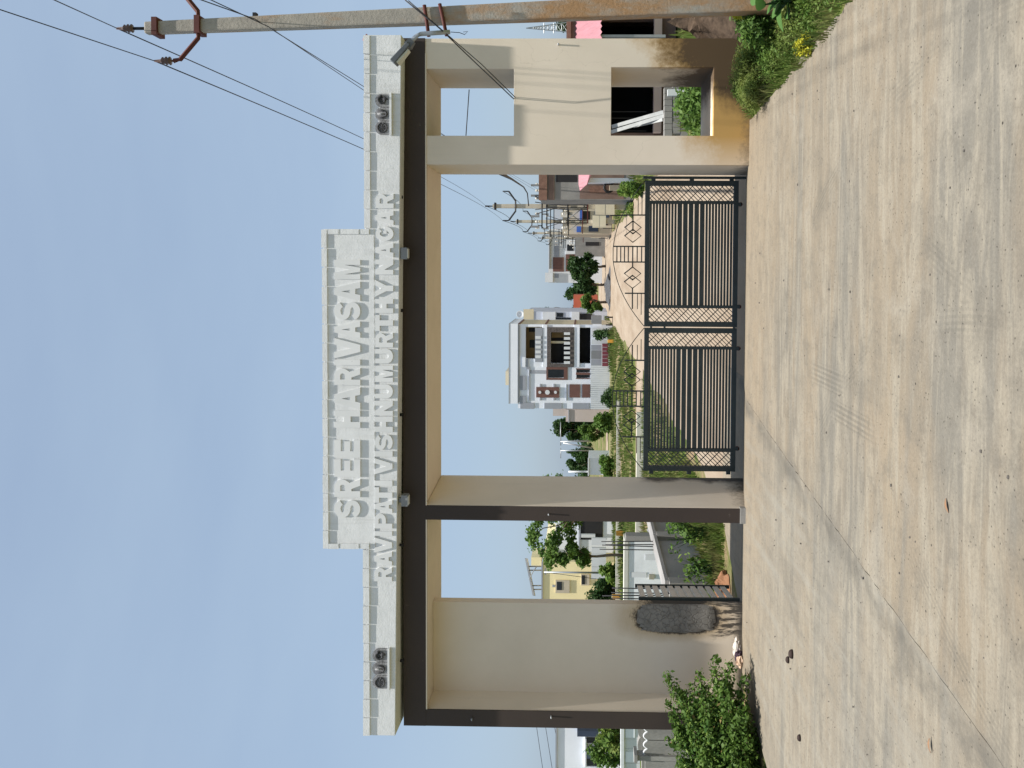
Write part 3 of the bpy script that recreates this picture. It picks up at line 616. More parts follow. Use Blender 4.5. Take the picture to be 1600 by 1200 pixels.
# ================================================================== GATES
GY = 11.5
def gate_leaf(label, ya, yb, mirror, xtop, xbot):
    """ya = picture y of the hinge end, yb = of the meeting end"""
    XA, XB = P(1080, ya, GY).x, P(1080, yb, GY).x; x0, x1 = min(XA, XB), max(XA, XB); zt_, zb_ = P(xtop, (ya+yb)/2, GY).z, P(xbot, (ya+yb)/2, GY).z
    t = thing('gate_leaf', label, 'gate', ((x0+x1)/2, GY, ZB), 'main gate leaves')
    Wd, H = x1-x0, zt_-zb_; y0, y1 = GY-.03, GY+.03
    def sx(q): return x0+Wd*q if not mirror else x1-Wd*q      # q runs from the hinge end
    def bx(nm, qa, qb, za, zb2, ya_=y0, yb_=y1, mt=STEEL): return wbox(nm, min(sx(qa), sx(qb)), max(sx(qa), sx(qb)), ya_, yb_, za, zb2, mt, t)
    st, dv = .035, .021; q1, q2, q3, q4 = .137, .158, .852, .872
    fr = .068
    for nm, a, b2 in (('hinge_stile', 0, st), ('meeting_stile', 1-st, 1)): bx(nm, a, b2, zb_, zt_)
    bx('top_rail', st, 1-st, zt_-fr, zt_); bx('bottom_rail', st, 1-st, zb_, zb_+fr)
    bx('divider', q1, q2, zb_+fr, zt_-fr); bx('divider', q3, q4, zb_+fr, zt_-fr)
    za, zb2 = zb_+fr, zt_-fr; h = zb2-za
    # horizontal slats: nine narrow, five wide, nine narrow
    u = h/(18*.0385+5*.07+.0)
    z = zb2
    for w, k in ((.0385, 9), (.07, 5), (.0385, 9)):
        for i in range(k):
            s = w*u; gap = .014 if w < .05 else .016
            bx('slat', q2, q3, z-s+gap, z-.001 if z < zb2 else z-.004, GY-.012, GY+.012); z -= s
    # lattice: dense diagonals one way, sparse ones the other
    def lattice(qa, qb):
        xa, xb = sorted((sx(qa), sx(qb))); wd = xb-xa
        for slope, pitch, dy in ((1., .062, -.008), (-1., .15, .008)):
            c = za-wd
            while c < zb2+wd:
                # line z = c + slope*(x-xa) (slope 1) or c - (x-xa)
                pts = []
                for xx in (xa, xb):
                    zz = c+slope*(xx-xa)
                    pts.append((xx, zz))
                (xA, zA), (xB, zB) = pts
                def clip(xA, zA, xB, zB):
                    lo, hi = 0., 1.; d = zB-zA
                    for lim, sg in ((za, 1), (zb2, -1)):
                        a0 = sg*(zA-lim); a1 = sg*(zB-lim)
                        if a0 < 0 and a1 < 0: return None
                        if a0 < 0: lo = max(lo, a0/(a0-a1))
                        if a1 < 0: hi = min(hi, a0/(a0-a1))
                    if hi-lo < .08: return None
                    return (xA+(xB-xA)*lo, zA+d*lo, xA+(xB-xA)*hi, zA+d*hi)
                r = clip(xA, zA, xB, zB)
                if r:
                    L = math.hypot(r[2]-r[0], r[3]-r[1]); cx, cz = (r[0]+r[2])/2, (r[1]+r[3])/2
                    o = link('lattice_bar', cube(STEEL), t, (cx-t.location.x, dy, cz-t.location.z), (L, .01, .011)); o.rotation_euler = (0, -math.atan2(r[3]-r[1], r[2]-r[0]), 0)
                c += pitch
    lattice(st, q1); lattice(q4, 1-st)
    # scrolled crest: rod, ladder, interlocked diamonds, bow
    def S3(q, z): return (sx(q), GY, z)
    px = H/146.                                  # metres per photo pixel on this leaf
    zr = zt_+19*px
    def rod(nm, pts, r=.010): tube(nm, pts, r, STEEL, t, 5)
    rod('crest_rod', [S3(.23, zr), S3(.345, zr)]); rod('crest_rod', [S3(.285+.16, zr), S3(.59, zr)]); rod('crest_rod', [S3(.735, zr), S3(.88, zr)])
    for q, hh in ((.235, 34), (.45, 50), (.557, 50), (.772, 31)): bx('crest_post', q-.0045, q+.0045, zt_, zt_+hh*px, GY-.008, GY+.008)
    for d in (5, 12, 26, 32, 38, 44): bx('crest_rung', .453, .554, zt_+d*px-.008, zt_+d*px+.008, GY-.006, GY+.006)
    def diamond(qc, qw, hh):
        rod('diamond', [S3(qc-qw, zr), S3(qc, zr+hh), S3(qc+qw, zr), S3(qc, zr-hh), S3(qc-qw, zr), S3(qc, zr+hh)])
    for c0 in (.347, .663): diamond(c0-.027, .045, 13*px); diamond(c0+.03, .045, 13*px); rod('diamond_link', [S3(c0-.01, zr), S3(c0, zr+4*px), S3(c0+.012, zr), S3(c0, zr-4*px), S3(c0-.01, zr)], .006)
    for k, d in enumerate((5, 11)): rod('crest_stub', [S3(.772, zt_+d*px), S3(.92-.04*k, zt_+d*px)], .006); rod('crest_stub', [S3(.235, zt_+d*px), S3(.08+.04*k, zt_+d*px)], .006)
    bow = [S3(q, zt_+max(0, 50*(1-((q-.5)/.5)**2) if abs(q-.5) > .055 else 50)*px) for q in [i/24 for i in range(25)]]; rod('crest_bow', bow, .006)
    # wheels, hinge lugs, drop bolt
    for q in (.16, .86):
        v, f = [], []
        cx = sx(q)
        tube('wheel', [(cx, GY-.02, zb_-.03), (cx, GY+.02, zb_-.03)], .032, RUST, t, 12); bx('wheel_fork', q-.012, q+.012, zb_-.04, zb_)
    e = .022
    for z in (zb_+.1, zb_+H*.5, zt_-.12): bx('hinge_lug', -e, 0, z-.03, z+.03, GY-.02, GY+.02)
    if mirror:
        for z in (zb_+.05, zt_-.3, zt_-.1): bx('latch_bolt', .985, 1.012, z-.015, z+.015, GY-.045, GY-.031)
    return t
gate_leaf('dark green steel gate leaf hinged at the right pier', 282.5, 510.5, True, 1007.5, 1152.5)
gate_leaf('dark green steel gate leaf hinged at the thin pillar', 735.5, 512.5, False, 1006, 1149.5)
t = thing('gate_post', 'slim dark steel hinge post on the right pier', 'post', (P(1080, 275, GY).x, GY, ZB))
wbox('post', P(1080, 277.5, GY).x-.02, P(1080, 277.5, GY).x+.015, GY-.03, GY+.03, ZB, P(1005, 275, GY).z, STEEL, t)
# open side gate with flat slats
t = thing('side_gate', 'open narrow side gate with flat brown slats by the left pier', 'gate', (P(1150, 938, 11.2).x, 11.2, -.15))
TAN = M('slat_paint', (.62, .54, .45), .6, .1, 5)
A0, A1 = P(1001, 937, 11.2), P(1152, 937, 11.2); B0, B1 = P(994.5, 915, 12.0), P(1136, 917, 12.0)
dirx = Vector((B1.x-A1.x, 12.0-11.2, 0)); Lg = dirx.length; ang = math.atan2(dirx.y, dirx.x)
zt_, zb_ = A0.z, A1.z; hh = zt_-zb_
for i in range(12):
    z1 = zt_-hh*i/12; z0 = z1-hh/12*.66
    o = link('slat', cube(TAN), t, (A1.x+dirx.x*.5-t.location.x, dirx.y*.5, (z0+z1)/2-t.location.z), (Lg, .02, z1-z0)); o.rotation_euler = (0, 0, ang)
for q, w in ((-.01, .05), (1.0, .04)):
    o = link('stile', cube(STEEL), t, (A1.x+dirx.x*q-t.location.x, dirx.y*q, (zt_+zb_)/2-t.location.z), (w, .05, hh+.06)); o.rotation_euler = (0, 0, ang)
for z in (zb_+.15, zt_-.15): wbox('hinge_lug', A1.x-.05, A1.x, 11.17, 11.23, z-.03, z+.03, STEEL, t)
# ================================================================== UTILITY POLES AND WIRES
def pole_mat():
    mt, nt, b = newmat('pole_concrete'); v = pos(nt)
    n1 = noise(nt, pos(nt, (1.5, 1.5, .55)), 2.2, 7, .68); sp = N(nt, 'ShaderNodeSeparateXYZ'); nt.links.new(v, sp.inputs[0])
    c = mix(nt, rng_(nt, noise(nt, v, 7, 6, .7), .3, .7), (.27, .25, .22), (.38, .35, .30))
    f = mth(nt, 'ADD', mth(nt, 'MULTIPLY', n1, 1.), rng_(nt, sp.outputs[2], 7.5, .5, -.12, .16))
    c = mix(nt, rng_(nt, f, .48, .66), c, (.34, .20, .10)); c = mix(nt, rng_(nt, noise(nt, pos(nt, (4, 4, 1)), 9, 5, .75), .6, .68, 0, .6), c, (.14, .12, .10))
    nt.links.new(c, b.inputs['Base Color']); b.inputs['Roughness'].default_value = .95; bumpn(nt, b, noise(nt, v, 30, 5, .7), .3, .02); return mt
POLEC = pole_mat(); INS = M('brown_insulator', (.10, .055, .04), .35, .1, spec=.5)
def lathe(cx, cy, prof, n=10):
    v, f = [], []
    for r, z in prof:
        for i in range(n): v.append((cx+r*math.cos(2*math.pi*i/n), cy+r*math.sin(2*math.pi*i/n), z))
    for j in range(len(prof)-1):
        for i in range(n): f.append((j*n+i, j*n+(i+1) % n, (j+1)*n+(i+1) % n, (j+1)*n+i))
    f.append(tuple(range(n-1, -1, -1))); f.append(tuple((len(prof)-1)*n+i for i in range(n))); return v, f
def insulator(cx, cy, z, par, s=1.):
    v, f = lathe(cx, cy, [(.012*s, z), (.012*s, z+.05*s), (.05*s, z+.06*s), (.025*s, z+.085*s), (.05*s, z+.1*s), (.025*s, z+.125*s), (.045*s, z+.14*s), (.02*s, z+.165*s), (.012*s, z+.24*s)]); wmesh('insulator', v, f, INS, par, True)
PY = 8.8
p0, p1 = P(1190, 2, PY), P(228, 44.5, PY)
t = thing('utility_pole', 'tall tapered concrete utility pole with rust stains at the right edge', 'pole', (p0.x, PY, -.05))
def pole_ring(q, z, s): x = p0.x+(p1.x-p0.x)*q; w = s/2; return [(x-w, PY-w*.75, z), (x+w, PY-w*.75, z), (x+w, PY+w*.75, z), (x-w, PY+w*.75, z)]
v, f = [], []
for i in range(9):
    q = i/8; v += pole_ring(q, -.1+(p1.z+.1)*q, .245-.11*q)
for i in range(8): f += [(4*i+k, 4*i+(k+1) % 4, 4*i+4+(k+1) % 4, 4*i+4+k) for k in range(4)]
f += [(3, 2, 1, 0), (32, 33, 34, 35)]; bevel(wmesh('shaft', v, f, POLEC, t), .02)
def polex(z): return p0.x+(p1.x-p0.x)*(z/p1.z)
def clampband(z, w=.2): x = polex(z); wbox('clamp', x-w/2, x+w/2, PY-.09, PY+.09, z-.03, z+.03, RUST, t)
zc = P(247, 44, PY).z; clampband(zc, .2)
tube('top_pin', [(p1.x, PY, p1.z), (p1.x, PY, p1.z+.14)], .018, BLACK, t); insulator(p1.x, PY, p1.z+.1, t)
za = P(313, 44, PY).z; clampband(za, .2)
xl, xr_ = polex(za)-.09, polex(za)+.09
armL = [(xl+.02, PY-.05, za), (xl-.06, PY-.05, za), (P(287, 95, PY).x, PY-.05, P(285, 95, PY).z), (P(275, 97, PY).x-.0, PY-.05, P(275, 98, PY).z)]
tube('cross_arm', armL, .028, RUST, t, 4, False)
armR = [(xr_-.02, PY-.05, za), (xr_+.06, PY-.05, za), (xr_+.4, PY-.05, za+.28), (xr_+.4, PY-.05, za+.36)]; tube('cross_arm', armR, .028, RUST, t, 4, False)
iL = Vector(armL[-1]); insulator(iL.x, PY-.05, iL.z-.02, t); insulator(armR[-1][0], PY-.05, armR[-1][2]-.02, t)
zk = P(399, 30, PY).z
wbox('hook', polex(zk)+.07, polex(zk)+.12, PY-.03, PY+.03, P(399, 30, PY).z-.02, P(399, 30, PY).z+.02, BLACK, t)
# slanted clamp bars that carry the street lamp
for x0, x1, ya, yb in ((663, 670, 8, 57), (687, 698, 6, 56)):
    a, b2 = P(x0, ya, PY-.1), P(x1, yb, PY-.1); tube('clamp_bar', [a, b2], .022, RUST, t, 6)
LAMPB = M('lamp_body', (.10, .11, .12), .45, .1); DIFF = M('lamp_diffuser', (.55, .55, .45), .3, .08)
A = [P(x, y, PY-.19) for x, y in ((703, 50), (672, 52), (658, 53), (650, 57), (640, 67), (634, 73))]
sl_ = thing('street_lamp', 'grey bent-arm street lamp clamped low on the near utility pole', 'street lamp', A[0])
tube('arm', A, .026, GALV, sl_, 8)
h0, h1 = P(640, 69, PY-.19), P(615, 99, PY-.19); dd = (h1-h0).normalized(); nn = Vector((-dd.z, 0, dd.x)); yv = Vector((0, 1, 0))
def headbox(nm, a, b2, w, h, mt, off=0., par=None):
    v = []
    for p, k in ((a, .75), (b2, 1.)):
        for sy in (-1, 1):
            for sz in (-1, 1): v.append(p+yv*sy*w*k/2+nn*(sz*h*k/2+off))
    return wmesh(nm, v, [(0, 1, 3, 2), (4, 6, 7, 5), (0, 4, 5, 1), (2, 3, 7, 6), (0, 2, 6, 4), (1, 5, 7, 3)], mt, par or sl_)
hd_ = bevel(headbox('head', h0, h1, .16, .07, LAMPB), .01); headbox('diffuser', h0.lerp(h1, .2), h0.lerp(h1, .9), .13, .02, DIFF, .042 if nn.z < 0 else -.042, hd_)
headbox('collar', h0-dd*.05, h0+dd*.03, .09, .09, LAMPB)
tube('lamp_lead', [P(704, 50, PY-.19), P(718, 51, PY-.18), P(726, 54, PY-.18), P(731, 49, PY-.18), P(724, 50, PY-.18)], .004, WIRE, sl_, 4)
# poles marching down the dirt road
METER = M('meter_box', (.62, .56, .42), .6, .08, 2); POLEF = M('far_pole', (.50, .45, .36), .95, .15, 2)
PALE = M('pale_porcelain', (.55, .52, .46), .5, .1)
FP = [(3.47, 45., 322, 770), (3.67, 64., 346, 806), (3.55, 84., 365, 832), (3.6, 100., 372, 846), (3.9, 122., 377, 856), (4.3, 146., 381, 864)]
FARP = []
for k, (x, y, py, px) in enumerate(FP):
    zt_ = P(px, py, y).z
    t = thing('utility_pole', ('nearest', 'second', 'third', 'fourth', 'fifth', 'farthest')[k]+' of the concrete poles with meter boxes along the dirt road', 'pole', (x, y, ZB), 'utility poles beside the dirt road')
    v, f = [], []
    for z, w in ((ZB, .34), (zt_, .22)): v += [(x-w/2, y-w/2, z), (x+w/2, y-w/2, z), (x+w/2, y+w/2, z), (x-w/2, y+w/2, z)]
    wmesh('shaft', v, [(0, 1, 5, 4), (1, 2, 6, 5), (2, 3, 7, 6), (3, 0, 4, 7), (4, 5, 6, 7)], POLEF, t)
    wbox('band', x-.2, x+.2, y-.17, y+.17, zt_-.2, zt_-.1, BLACK, t); tube('top_pin', [(x, y, zt_), (x, y, zt_+.45)], [.03, .05], BLACK, t)
    for s in (-1, 1):
        tube('v_arm', [(x, y-.18, zt_-1.35), (x+s*.3, y-.18, zt_-1.35), (x+s*.85, y-.18, zt_-.95)], .05, BLACK, t, 4, False); tube('pin', [(x+s*.85, y-.18, zt_-.95), (x+s*.85, y-.18, zt_-.6)], .035, BLACK, t)
    for dz, hw in ((2.9, 1.3), (4.4, 1.15), (5.55, 1.0)):
        for d2 in ((0, .28) if dz == 2.9 else (0,)): wbox('cross_bar', x-hw, x+hw, y-.24, y-.18, zt_-dz-d2-.035, zt_-dz-d2+.035, BLACK if dz < 5 else RUST, t)
    for s in (-1.2, -.6, .6, 1.2): wbox('fuse', x+s-.06, x+s+.06, y-.3, y-.2, zt_-2.75, zt_-2.25, GREYM, t); 
    for s in (-.22, -.1, .1, .24): tube('cable', [(x+s*2.2, y-.3, zt_-2.5), (x+s*.7, y-.25, zt_-3.6), (x+s, y-.22, zt_-4.6), (x+s*.9, y-.2, ZB+2.3)], .028, WIRE, t, 5)
    for s in (-1.25, -.9, -.45, .45, .9, 1.25):
        for dz in (2.75, 4.3): v_, f_ = lathe(x+s, y-.21, [(.03, zt_-dz), (.09, zt_-dz+.05), (.05, zt_-dz+.12), (.09, zt_-dz+.17), (.03, zt_-dz+.26)], 6); wmesh('pin_insulator', v_, f_, PALE, t)
    for s in (-.75, .75): tube('strut', [(x+s, y-.2, zt_-4.4), (x, y-.2, zt_-5.4)], .035, GREYM, t, 4)
    wbox('switch_box', x+.35, x+.75, y-.4, y-.2, zt_-4.3, zt_-3.75, PALE, t)
    wbox('meter_box', x-.5, x+.5, y-.45, y-.18, ZB+.75, ZB+1.85, METER, t); wbox('meter_box_seam', x-.49, x+.49, y-.456, y-.45, ZB+1.28, ZB+1.3, GREYM, t)
    for s in (-.55, .55): wbox('stand_leg', x+s-.03, x+s+.03, y-.4, y-.34, ZB, ZB+1.0, BLACK, t)
    FARP.append((Vector((x, y, zt_+.4)), Vector((x-.85, y-.18, zt_-.6)), Vector((x+.85, y-.18, zt_-.6))))
def wire(label, pts, r=.008, sag=.0, n=14, grp=None):
    out = []
    for a, b2 in zip(pts, pts[1:]):
        a, b2 = Vector(a), Vector(b2)
        for i in range(n): q = i/n; out.append(a.lerp(b2, q)-Vector((0, 0, 4*sag*q*(1-q))))
    out.append(Vector(pts[-1])); return tag(tube('power_line', out, r, WIRE, None, 5), label, 'wire', grp)
topn = Vector((p1.x, PY, p1.z+.33)); lfn = iL+Vector((0, 0, .22)); rtn = Vector((armR[-1][0], PY-.05, armR[-1][2]+.2))
def beyond(a, b2, k): return a+(b2-a)*k
wire('thin overhead wire from the near pole top running up and out of the picture', [beyond(topn, P(85, 0, 7.0), 4), topn], .0055, .0, 8)
wire('thin overhead wire from the left cross arm running up and out of the picture', [beyond(lfn, P(0, 15, 6.8), 4), lfn], .0055, .0, 8)
wire('overhead wire from the near pole top passing behind the beam to the far poles', [topn, FARP[0][0]], .0075, .55, 24)
wire('overhead wire from the left cross arm passing behind the beam to the far poles', [lfn, FARP[0][1]], .0075, .55, 24)
for k, lab in enumerate(('top overhead wire strung between the far poles', 'left overhead wire strung between the far poles', 'right overhead wire strung between the far poles')): wire(lab, [q[k] for q in FARP], .016, .35, 10)
wire('pair of service cables crossing the near pole, upper cable', [beyond(P(399, 30, 8.62), P(315, 0, 7.6), 4), P(399, 30, 8.62), P(568, 135, 13), FARP[0][2]-Vector((0, 0, 2.))], .006, .0, 12)
wire('pair of service cables crossing the near pole, lower cable', [beyond(P(420, 42, 8.62), P(330, 0, 7.6), 4), P(420, 42, 8.62), P(570, 142, 13), FARP[0][2]-Vector((0, 0, 2.3))], .0055, .0, 12)
pa = [P(633, 0, 8.5), P(690, 47, 8.55), P(745, 100, 9.9), P(800, 152, 10.3)]
wire('dark service cable slanting past the lamp clamps across the right pier', [*pa, P(830, 178, 13)], .0075, 0, 4)
wire('second service cable slanting close beside the first across the right pier', [P(638, 1, 8.52), P(700, 55, 8.6), P(752, 100, 9.9), P(803, 150, 10.3), P(835, 178, 13)], .006, 0, 4)
wire('thick black cable curving from the right pier to the nearest far pole', [P(781, 270, 12.), P(800, 280, 24), P(818, 292, 38), P(824, 302, 44.6), P(826, 322, 44.6)], .035, 0, 5)
wire('pale overhead wire seen through the upper opening of the right pier', [P(733, 140, 30), P(728, 212, 30)], .02, .0, 3)

# ================================================================== HOUSES BEHIND
HW = M('house_white', (.76, .785, .84), .85, .04, 1, dirt=(.48, .5, .53), dirt_amt=.15); HG = M('house_grey', (.30, .315, .35), .85, .06, 1); HBR = M('house_brown_tile', (.15, .075, .06), .7, .12, 3)
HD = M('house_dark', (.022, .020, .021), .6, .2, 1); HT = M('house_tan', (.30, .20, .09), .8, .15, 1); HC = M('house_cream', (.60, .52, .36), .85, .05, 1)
STN = M('pebble_dash', (.10, .085, .08), .8, .7, 9); MAR = M('maroon_paint', (.20, .045, .06), .7, .25, 3); HT2 = M('house_pink', (.52, .44, .40), .85, .05, 1)
HY = 68.
t = thing('white_house', 'tall three-storey white house with brown panels beyond the gate', 'house', (P(950, 572, HY).x, HY, ZB))
def hx(a): return 770+a/5.714
def hy(b): return 470+b/5.714
def hop(a0, a1, b0, b1): return rect(hx(a0), hx(a1), hy(b0), hy(b1), HY)
x0, x1, z0, z1 = hop(225, 1035, 213, 962)
ops = [hop(293, 440, 232, 518), hop(517, 690, 280, 560), hop(775, 872, 238, 560), hop(492, 635, 612, 688), hop(746, 868, 612, 640), hop(746, 868, 660, 690)]
wall_open('front_wall', x0, x1, HY, HY+.35, ZB, z1, ops, HW, t)
wbox('side_wall', x1-.3, x1, HY+.352, HY+6, ZB, z1, HC, t); wbox('side_wall', x0, x0+.3, HY+.352, HY+6, ZB, z1, HW, t); wbox('rear_wall', x0, x1, HY+6.002, HY+6.3, ZB, z1, HW, t)
def hb(nm, a0, a1, b0, b1, mt, front, depth=-.002): 
    xa, xb, za, zb2 = hop(a0, a1, b0, b1); return wbox(nm, xa, xb, HY-front, HY+depth, za, zb2, mt, t)
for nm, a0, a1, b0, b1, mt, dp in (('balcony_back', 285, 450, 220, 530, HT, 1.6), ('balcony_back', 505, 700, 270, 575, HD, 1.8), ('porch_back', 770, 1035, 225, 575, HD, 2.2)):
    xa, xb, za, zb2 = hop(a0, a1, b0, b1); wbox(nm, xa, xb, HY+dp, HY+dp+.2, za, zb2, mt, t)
for a in (457, 725, 768): 
    xa, xb, za, zb2 = hop(a-6, a+6, 222, 575); wbox('floor_slab', xa+.3, xb, HY+.36, HY+2.6, za, zb2, HW, t)
xa, xb, za, zb2 = hop(312, 372, 245, 290); wbox('door', xa, xb, HY+1.5, HY+1.598, za, zb2, HD, t); xa, xb, za, zb2 = hop(318, 440, 365, 435); wbox('door', xa, xb, HY+1.5, HY+1.598, za, zb2, HD, t)
xa, xb, za, zb2 = hop(517, 640, 365, 385); wbox('column', xa, xb, HY+.5, HY+.7, za-.5, zb2, HC, t)
xa, xb, za, zb2 = hop(520, 690, 282, 340); wbox('inner_wall', xa, xb, HY+1.2, HY+1.79, za, zb2, HT, t)
hb('roof_parapet', 150, 224, 204, 915, HW, .16, 6.3); hb('roof_edge', 144, 150, 202, 917, HG, .18, 6.33); hb('band', 225, 238, 215, 905, HG, .12)
hb('roof_room', 82, 144, 672, 800, HC, -3, 6); hb('roof_room', 120, 200, 800, 842, HC, -3, 4)
hb('stone_frame', 485, 517, 235, 590, STN, .14); hb('stone_frame', 690, 725, 235, 590, STN, .14); hb('stone_frame', 517, 690, 235, 280, STN, .14); hb('stone_frame', 517, 690, 560, 590, STN, .14)
hb('balcony_parapet', 378, 445, 240, 545, HG, .12)
for i in range(5): hb('baluster_block', 383, 430, 313+43*i, 338+43*i, WHITE, .18)
for i in range(7): hb('baluster_block', 636, 690, 280+43*i, 303+43*i, WHITE, .2)
for a0, a1, b0, b1 in ((478, 492, 590, 705), (635, 668, 590, 705), (492, 635, 590, 612), (492, 635, 688, 705)): hb('window_frame', a0, a1, b0, b1, HBR, .07)
hb('window_pane', 492, 635, 612, 688, GLASS, -.2, .24)
for b0 in (612, 660): hb('window_pane', 746, 868, b0, b0+30, GLASS, -.2, .24)
for b0, b1 in ((603, 612), (640, 660), (690, 697)): hb('window_frame', 742, 868, b0, b1, HBR, .07)
hb('brown_panel', 388, 592, 770, 862, HBR, .12); hb('brown_panel', 685, 778, 745, 862, HBR, .12); hb('brown_panel', 798, 868, 745, 862, HBR, .12)
for a, r in ((420, 13), (488, 21), (560, 13)):
    c = P(hx(a), hy(816), HY-.12); rad = r/5.714*HY/F; tube('roundel', [(c.x, HY-.2, c.z), (c.x, HY-.121, c.z)], rad, WHITE, t, 16, False)
for a0, a1, b0, b1 in ((245, 370, 910, 964), (460, 617, 912, 964), (712, 860, 912, 964), (245, 297, 670, 795), (245, 297, 850, 909), (418, 434, 742, 769), (418, 434, 863, 888), (541, 557, 742, 769), (541, 557, 863, 888), (300, 320, 520, 610)): hb('grey_panel', a0, a1, b0, b1, HG, .08)
hb('ledge', 320, 330, 588, 890, HG, .08); hb('ledge', 655, 662, 745, 890, HG, .1)
for a in (335, 352): hb('groove_strip', 330, 472, 620+a-335, 632+a-335, HG, .05)
hb('corner_pier', 448, 484, 213, 590, HW, .09); hb('corner_pier', 726, 774, 213, 590, HW, .09); hb('bay', 262, 292, 500, 590, HW, .12)
for k, a in enumerate((225, 465, 725)): 
    xa, xb, za, zb2 = hop(a, a+14, 205, 213); wbox('side_trim', x1-.01, x1+.08, HY+.1, HY+5.5, za, zb2, HBR, t)
cw = thing('compound_wall', 'white ribbed compound wall in front of the tall white house', 'wall', (P(950, 600, 66.9).x, 66.9, ZB))
for i in range(22):
    y0, y1 = 571+i*3.3, 574+i*3.3
    if y1 > 643: break
    pbox('wall_rib', 922.5+random.random(), 953, y0, y1-.4, 67, .15, WHITE, cw)
for y0, y1 in ((513, 526), (531, 538)): pbox('wall_panel', 924, 953, y0, y1, 67, .15, WHITE, cw)
hg_ = thing('house_gate', 'grey three-panel gate of the tall white house', 'gate', (P(950, 555, 66.9).x, 66.9, ZB))
for (y0, y1), mt in (((539, 547), HG), ((547.4, 561), GREYM), ((561.4, 571), HG)): pbox('gate_panel', 923.5, 940, y0, y1, 66.95, .06, mt, hg_)
rp_ = tag(link('ramp', None, None, (P(950, 555, 66.5).x, 66.5, ZB)), 'small dark red striped ramp before the grey house gate', 'ramp')
for i in range(6): pbox('ramp_board', 941+.0*i, 950.5, 537+6*i, 542.3+6*i, 66.7-.05*i, .15, MAR, rp_)
# houses to the right of it
def house(name, label, Y, body, mt, depth, extras, cat='house'):
    x0, x1, z0, z1 = rect(*body, Y); th = thing(name, label, cat, ((x0+x1)/2, Y, ZB))
    wbox('wall', x0, x1, Y, Y+depth, ZB, z1, mt, th)
    for nm, a, b2, c, d, m_, fr in extras: pbox(nm, a, b2, c, d, Y, -.002 if fr > 0 else .02, m_, th, fr)
    return th
LAV = M('house_lavender', (.50, .53, .60), .85, .05, 1); GREYW = M('cement_wall', (.25, .24, .225), .95, .2, 1.2, bump=.3); BRK = M('brick_band', (.20, .115, .085), .95, .3, 6, bump=.4); CRM = M('house_sand', (.50, .43, .33), .85, .08, 1)
house('lavender_house', 'pale lavender two-storey house peeking out beside the tall white house', 84, (822, 950, 510, 487), LAV, 8, [('balcony', 848, 868, 509, 487.2, WHITE, .2), ('balcony', 893, 905, 509, 487.2, WHITE, .2), ('window', 868, 892, 503, 496, GLASS, .05), ('window', 870, 880, 495, 489, GLASS, .05), ('roof_room', 818, 834, 500, 483, HC, .05), ('dark_bay', 906, 925, 509, 490, HD, .05)])
t = thing('satellite_dish', 'small white dish on a mast above the lavender house', 'dish', (P(835, 491, 85).x, 85, P(834, 491, 85).z))
tube('mast', [P(835, 491, 85), P(815, 491, 85)], .05, GALV, t); c = P(813, 491, 84.8); v, f = lathe(0, 0, [(.02, .0), (.2, .03), (.4, .13), (.42, .13), (.2, .0), (.02, -.04)], 14)
v = [Vector((c.x+a, c.y-z_, c.z+b2)) for a, b2, z_ in v]; wmesh('bowl', v, f, WHITE, t, True)
wt = thing('parked_handcart', 'grey covered box cart standing by the kerb right of the tall white house', 'cart', (P(945, 500, 67).x, 67, ZB))
pbox('cover', 924, 940, 506, 494, 67, 1.2, GREYM, wt); pbox('front_panel', 926, 940, 510, 506.3, 67, .1, HW, wt, .1)
for yy in (508, 496): c = P(945, yy, 66.9); tube('wheel', [(c.x-.05, 67.2, ZB+.3), (c.x+.05, 67.2, ZB+.3)], .3, BLACK, wt, 12, False)
house('brown_panel_house', 'white two-storey house with a large brown panel behind the dark trees', 112, (857, 945, 442, 358), WHITE, 9, [('brown_panel', 864, 881, 424.5, 402, HBR, .07), ('brown_panel', 884, 900, 424, 397.5, HBR, .07), ('balcony_recess', 866, 874, 401, 384, HG, .05), ('window', 886, 896, 392, 382, GLASS, .08), ('window_surround', 884, 898.5, 397, 392.3, WHITE, .3), ('side_bay', 852, 864, 441, 426, WHITE, .4), ('window', 866, 873, 434, 428, HG, .05), ('railing', 858, 859.5, 420, 360, GREYM, .4), ('ground_floor', 899, 925, 397, 372, HG, .1)])
RDW = M('red_wall', (.50, .12, .07), .8, .1, 1)
house('red_wall_shed', 'bright orange red wall far behind the road junction', 150, (896, 930, 489, 461), RDW, 5, [], 'shed')
BLUET = M('blue_tarp', (.05, .12, .42), .6, .15, 2); NAVY = M('navy_shutter', (.04, .055, .09), .6, .2, 2)
house('roadside_house', 'sand coloured low house behind the second pole with navy shutters', 72, (879, 975, 366, 327), CRM, 8, [('upper_band', 866, 878.5, 358, 327, LAV, .1), ('window', 884, 890, 336, 331, GLASS, .05), ('navy_shutter', 930, 952, 340, 328, NAVY, .12), ('navy_shutter', 920, 935, 362, 353, NAVY, .12), ('blue_tarp', 906, 910, 346, 329, BLUET, .5), ('dark_bay', 911, 922, 345, 330, HD, .06), ('blue_tarp', 901, 908, 363, 354, BLUET, .5), ('doorway', 936, 950, 352, 345, HD, .06)])
house('grey_shed', 'plain grey roadside shed at the far end of the pole row', 96, (899, 938, 400, 371), GREYW, 5, [('door', 915, 936, 384, 378, HD, .05)], 'shed')
PINK = M('pink_sheet', (.40, .19, .215), .7, .2, 2, stretch=(6, 1, 1)); RUSTW = M('mud_wall', (.19, .13, .105), .95, .3, 1.5, bump=.3)
